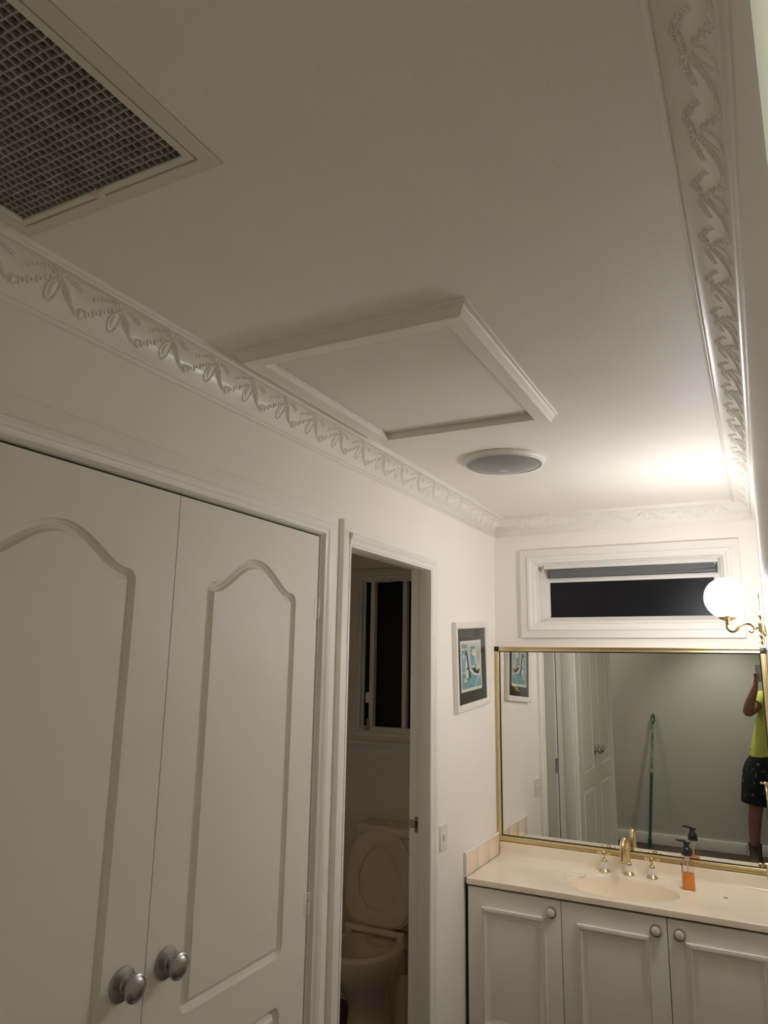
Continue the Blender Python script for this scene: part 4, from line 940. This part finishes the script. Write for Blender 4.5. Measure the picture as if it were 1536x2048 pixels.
# left arm (nearest the doorway edge), holding the phone
sh = V((1.155, -3.875, 1.405), 0.055, ub); el0 = V((1.095, -3.80, 1.335), 0.052, sh); el = V((1.040, -3.715, 1.285), 0.047, el0); fa = V((1.062, -3.665, 1.365), 0.044, el); fa2 = V((1.098, -3.605, 1.455), 0.035, fa); wr = V((1.122, -3.572, 1.520), (0.026, 0.022), fa2)
pa = V((1.130, -3.560, 1.560), (0.020, 0.030), wr)
def finger(base, pts, r0):
    par = base
    for i, p in enumerate(pts): par = V(p, r0*(1-0.09*i), par)
for k, (dz, ln) in enumerate(((0.030, 1.0), (0.012, 1.06), (-0.006, 1.0), (-0.022, 0.82))):
    zz = 1.592+dz
    finger(pa, [(1.1245, -3.552, zz-0.004), (1.120, -3.531, zz+0.002), (1.131, -3.5115, zz+0.004), (1.131+0.024*ln, -3.5100, zz+0.004)], 0.0088)
finger(pa, [(1.142, -3.563, 1.580), (1.156, -3.552, 1.592), (1.170, -3.5455, 1.606)], 0.0098)
# right arm, elbow out behind the door jamb, helping to hold the phone
s2 = V((1.475, -3.885, 1.400), 0.055, ub); e2 = V((1.515, -3.79, 1.24), 0.046, s2); f2 = V((1.40, -3.665, 1.40), 0.038, e2); w2_ = V((1.300, -3.575, 1.545), (0.026, 0.022), f2); p2 = V((1.268, -3.560, 1.588), (0.020, 0.030), w2_)
for k, (dz, ln) in enumerate(((0.030, 1.0), (0.012, 1.06), (-0.006, 1.0), (-0.022, 0.82))):
    zz = 1.600+dz; finger(p2, [(1.256, -3.568, zz), (1.238, -3.560, zz+0.004), (1.222, -3.551, zz+0.002), (1.214, -3.546, zz-0.006)], 0.0086)
finger(p2, [(1.262, -3.552, 1.602), (1.248, -3.545, 1.620), (1.232, -3.546, 1.632)], 0.0098)
# legs
hl = V((1.115, -3.88, 0.86), 0.095, pel); tl_ = V((1.070, -3.86, 0.66), 0.082, hl); kl = V((1.040, -3.845, 0.475), 0.058, tl_); cl = V((1.018, -3.862, 0.345), 0.056, kl); al = V((1.008, -3.862, 0.13), 0.034, cl); hl2 = V((1.008, -3.860, 0.055), 0.038, al); fl = V((1.000, -3.760, 0.040), 0.036, hl2)
hr = V((1.300, -3.885, 0.86), 0.095, pel); tr_ = V((1.330, -3.88, 0.66), 0.082, hr); kr = V((1.345, -3.87, 0.475), 0.058, tr_); cr = V((1.355, -3.885, 0.345), 0.056, kr); ar = V((1.360, -3.885, 0.13), 0.034, cr); hr2 = V((1.360, -3.883, 0.055), 0.038, ar); fr_ = V((1.372, -3.785, 0.040), 0.036, hr2)
me = bpy.data.meshes.new('body_skeleton'); me.from_pydata(sk, ed, []); ob = bpy.data.objects.new('body_skeleton', me); COL.objects.link(ob)
md = ob.modifiers.new('skin', 'SKIN'); md.use_smooth_shade = True; md.branch_smoothing = 0.6
for i, sv in enumerate(me.skin_vertices[0].data): sv.radius = rd[i]; sv.use_root = (i == 0)
s2m = ob.modifiers.new('sub', 'SUBSURF'); s2m.levels = 2; s2m.render_levels = 2
dg = bpy.context.evaluated_depsgraph_get(); bm_ = bpy.data.meshes.new_from_object(ob.evaluated_get(dg)); bpy.data.objects.remove(ob)
b = MB(); b.add([v.co.copy() for v in bm_.vertices], [list(p.vertices) for p in bm_.polygons]); bpy.data.meshes.remove(bm_)
b.lathe([(0.013, 0.0), (0.0155, 0.008), (0.012, 0.022), (0.007, 0.040), (0.004, 0.048)], (1.33, -3.766, 1.600), (0, 0.12, 1), 14)      # nose
for sx_ in (-1, 1): b.sphere((1.33+sx_*0.077, -3.862, 1.63), 0.03, 14, 10, (0.35, 0.65, 1.05))
b.sphere((1.33, -3.779, 1.573), 0.02, 14, 8, (1.2, 0.35, 0.35))
b.build('body', m_skin, pe, smooth=180)
for sx_ in (-1, 1):
    b = MB(); b.sphere((1.33+sx_*0.031, -3.776, 1.645), 0.0125, 14, 10, (1.1, 0.7, 0.8)); b.sphere((1.33+sx_*0.031, -3.7685, 1.645), 0.0055, 10, 8, (1, 0.5, 1)); b.mi[-80:] = [1]*80
    b.build('eye', [m_eye, m_lens], pe, smooth=180)
b = MB(); b.sphere((1.33, -3.872, 1.675), 0.1, 28, 18, (0.88, 0.98, 0.92))
b.v = [Vector((v.x, v.y-0.012 if v.z < 1.67 else v.y, max(v.z, 1.585 if v.y < -3.90 else 1.672))) for v in b.v]; b.build('hair', m_hair, pe, smooth=180)
def ering(cx, cy, a, d, zz, n=40, p=2.5, wob=0.0, tilt=0.0):
    out = []
    for i in range(n):
        t = 2*PI*i/n; c, s = math.cos(t), math.sin(t); w = 1+wob*math.sin(5*t+zz*30)
        out.append((cx+a*w*math.copysign(abs(c)**(2/p), c), cy+d*w*math.copysign(abs(s)**(2/p), s), zz+tilt*c))
    return out
b = MB()
b.loft([ering(1.195, -3.885, 0.172, 0.130, 0.915, wob=0.03), ering(1.197, -3.885, 0.175, 0.132, 0.93, wob=0.03), ering(1.225, -3.885, 0.172, 0.128, 1.05, wob=0.02), ering(1.262, -3.882, 0.170, 0.126, 1.18, wob=0.015), ering(1.29, -3.88, 0.175, 0.126, 1.29), ering(1.308, -3.882, 0.175, 0.115, 1.37), ering(1.315, -3.885, 0.165, 0.098, 1.425), ering(1.318, -3.885, 0.115, 0.08, 1.462), ering(1.322, -3.882, 0.064, 0.064, 1.480)], cap=False)
b.tube([(1.22, -3.883, 1.41), (1.16, -3.876, 1.405), (1.110, -3.820, 1.352)], [0.078, 0.072, 0.064], 20, cap=False); b.tube([(1.41, -3.885, 1.41), (1.475, -3.885, 1.40), (1.500, -3.835, 1.315)], [0.078, 0.072, 0.064], 20, cap=False)
b.build('shirt', m_shirt, pe, smooth=60)
b = MB()
b.loft([ering(1.193, -3.885, 0.158, 0.122, 0.975), ering(1.195, -3.885, 0.168, 0.128, 0.92), ering(1.188, -3.885, 0.205, 0.132, 0.86), ering(1.190, -3.882, 0.232, 0.132, 0.79), ering(1.19, -3.88, 0.236, 0.128, 0.74)], cap=False)
b.loft([ering(1.110, -3.880, 0.100, 0.118, 0.84), ering(1.068, -3.872, 0.118, 0.122, 0.74), ering(1.050, -3.864, 0.112, 0.112, 0.64), ering(1.034, -3.855, 0.106, 0.104, 0.52, tilt=-0.018), ering(1.034, -3.855, 0.102, 0.100, 0.523, tilt=-0.018)], cap=False)
b.loft([ering(1.280, -3.882, 0.100, 0.118, 0.84), ering(1.322, -3.880, 0.118, 0.122, 0.74), ering(1.338, -3.876, 0.112, 0.112, 0.64), ering(1.345, -3.872, 0.106, 0.104, 0.52, tilt=0.012), ering(1.345, -3.872, 0.102, 0.100, 0.523, tilt=0.012)], cap=False)
b.build('shorts', m_shorts, pe, smooth=60)
def boot(cx, cy, side):
    b = MB()
    def R(cx_, cy_, a, df, db, zz): return [(cx_+a*math.cos(2*PI*i/28), cy_+(df if math.sin(2*PI*i/28) > 0 else db)*math.sin(2*PI*i/28), zz) for i in range(28)]
    b.loft([R(cx, cy+0.055, 0.052, 0.135, 0.120, 0.0005), R(cx, cy+0.055, 0.053, 0.137, 0.122, 0.022), R(cx, cy+0.052, 0.049, 0.130, 0.112, 0.030), R(cx, cy+0.045, 0.050, 0.120, 0.105, 0.055), R(cx, cy+0.02, 0.049, 0.095, 0.082, 0.085), R(cx, cy+0.002, 0.048, 0.068, 0.066, 0.120), R(cx, cy-0.002, 0.051, 0.060, 0.063, 0.160), R(cx, cy-0.002, 0.056, 0.062, 0.066, 0.190), R(cx, cy-0.002, 0.050, 0.056, 0.060, 0.192)], cap=False)
    b.v = b.v; o = b.build('boot', m_boot, pe, smooth=60)
    b = MB()
    for k in range(5): zz = 0.095+k*0.021; yy = cy+0.082-0.012*k if k < 2 else cy+0.063; b.tube([(cx-0.028, yy-0.012, zz-0.004), (cx, yy+0.004, zz+0.004), (cx+0.028, yy-0.012, zz-0.004)], 0.0028, 6)
    b.tube([(cx-0.03, cy+0.055, 0.178), (cx-0.058, cy+0.068, 0.188), (cx-0.078, cy+0.066, 0.150)], 0.003, 6); b.tube([(cx-0.02, cy+0.06, 0.178), (cx-0.05, cy+0.075, 0.165), (cx-0.068, cy+0.072, 0.125)], 0.003, 6)
    b.build('laces', m_boot, o)
boot(1.010, -3.862, -1); boot(1.362, -3.885, 1)
ph = thing('phone', 'grey phone held upright in front of the person, reflected in the mirror', 'phone', (1.166, -3.53, 1.56))
b = MB(); b.box(1.131, 1.2025, -3.5385, -3.5235, 1.556, 1.7005, 0.006, 4); b.build('phone_body', m_phone, ph)
b = MB(); b.box(1.168, 1.199, -3.5240, -3.5218, 1.659, 1.695, 0.0008); cb = b.build('camera_bump', m_phone, ph)
b = MB()
for (x, zz) in ((1.176, 1.686), (1.176, 1.668), (1.191, 1.677)): b.lathe([(0.0065, 0), (0.0065, 0.0012), (0, 0.0012)], (x, -3.5218, zz), (0, 1, 0), 20)
b.build('lens', m_lens, cb)
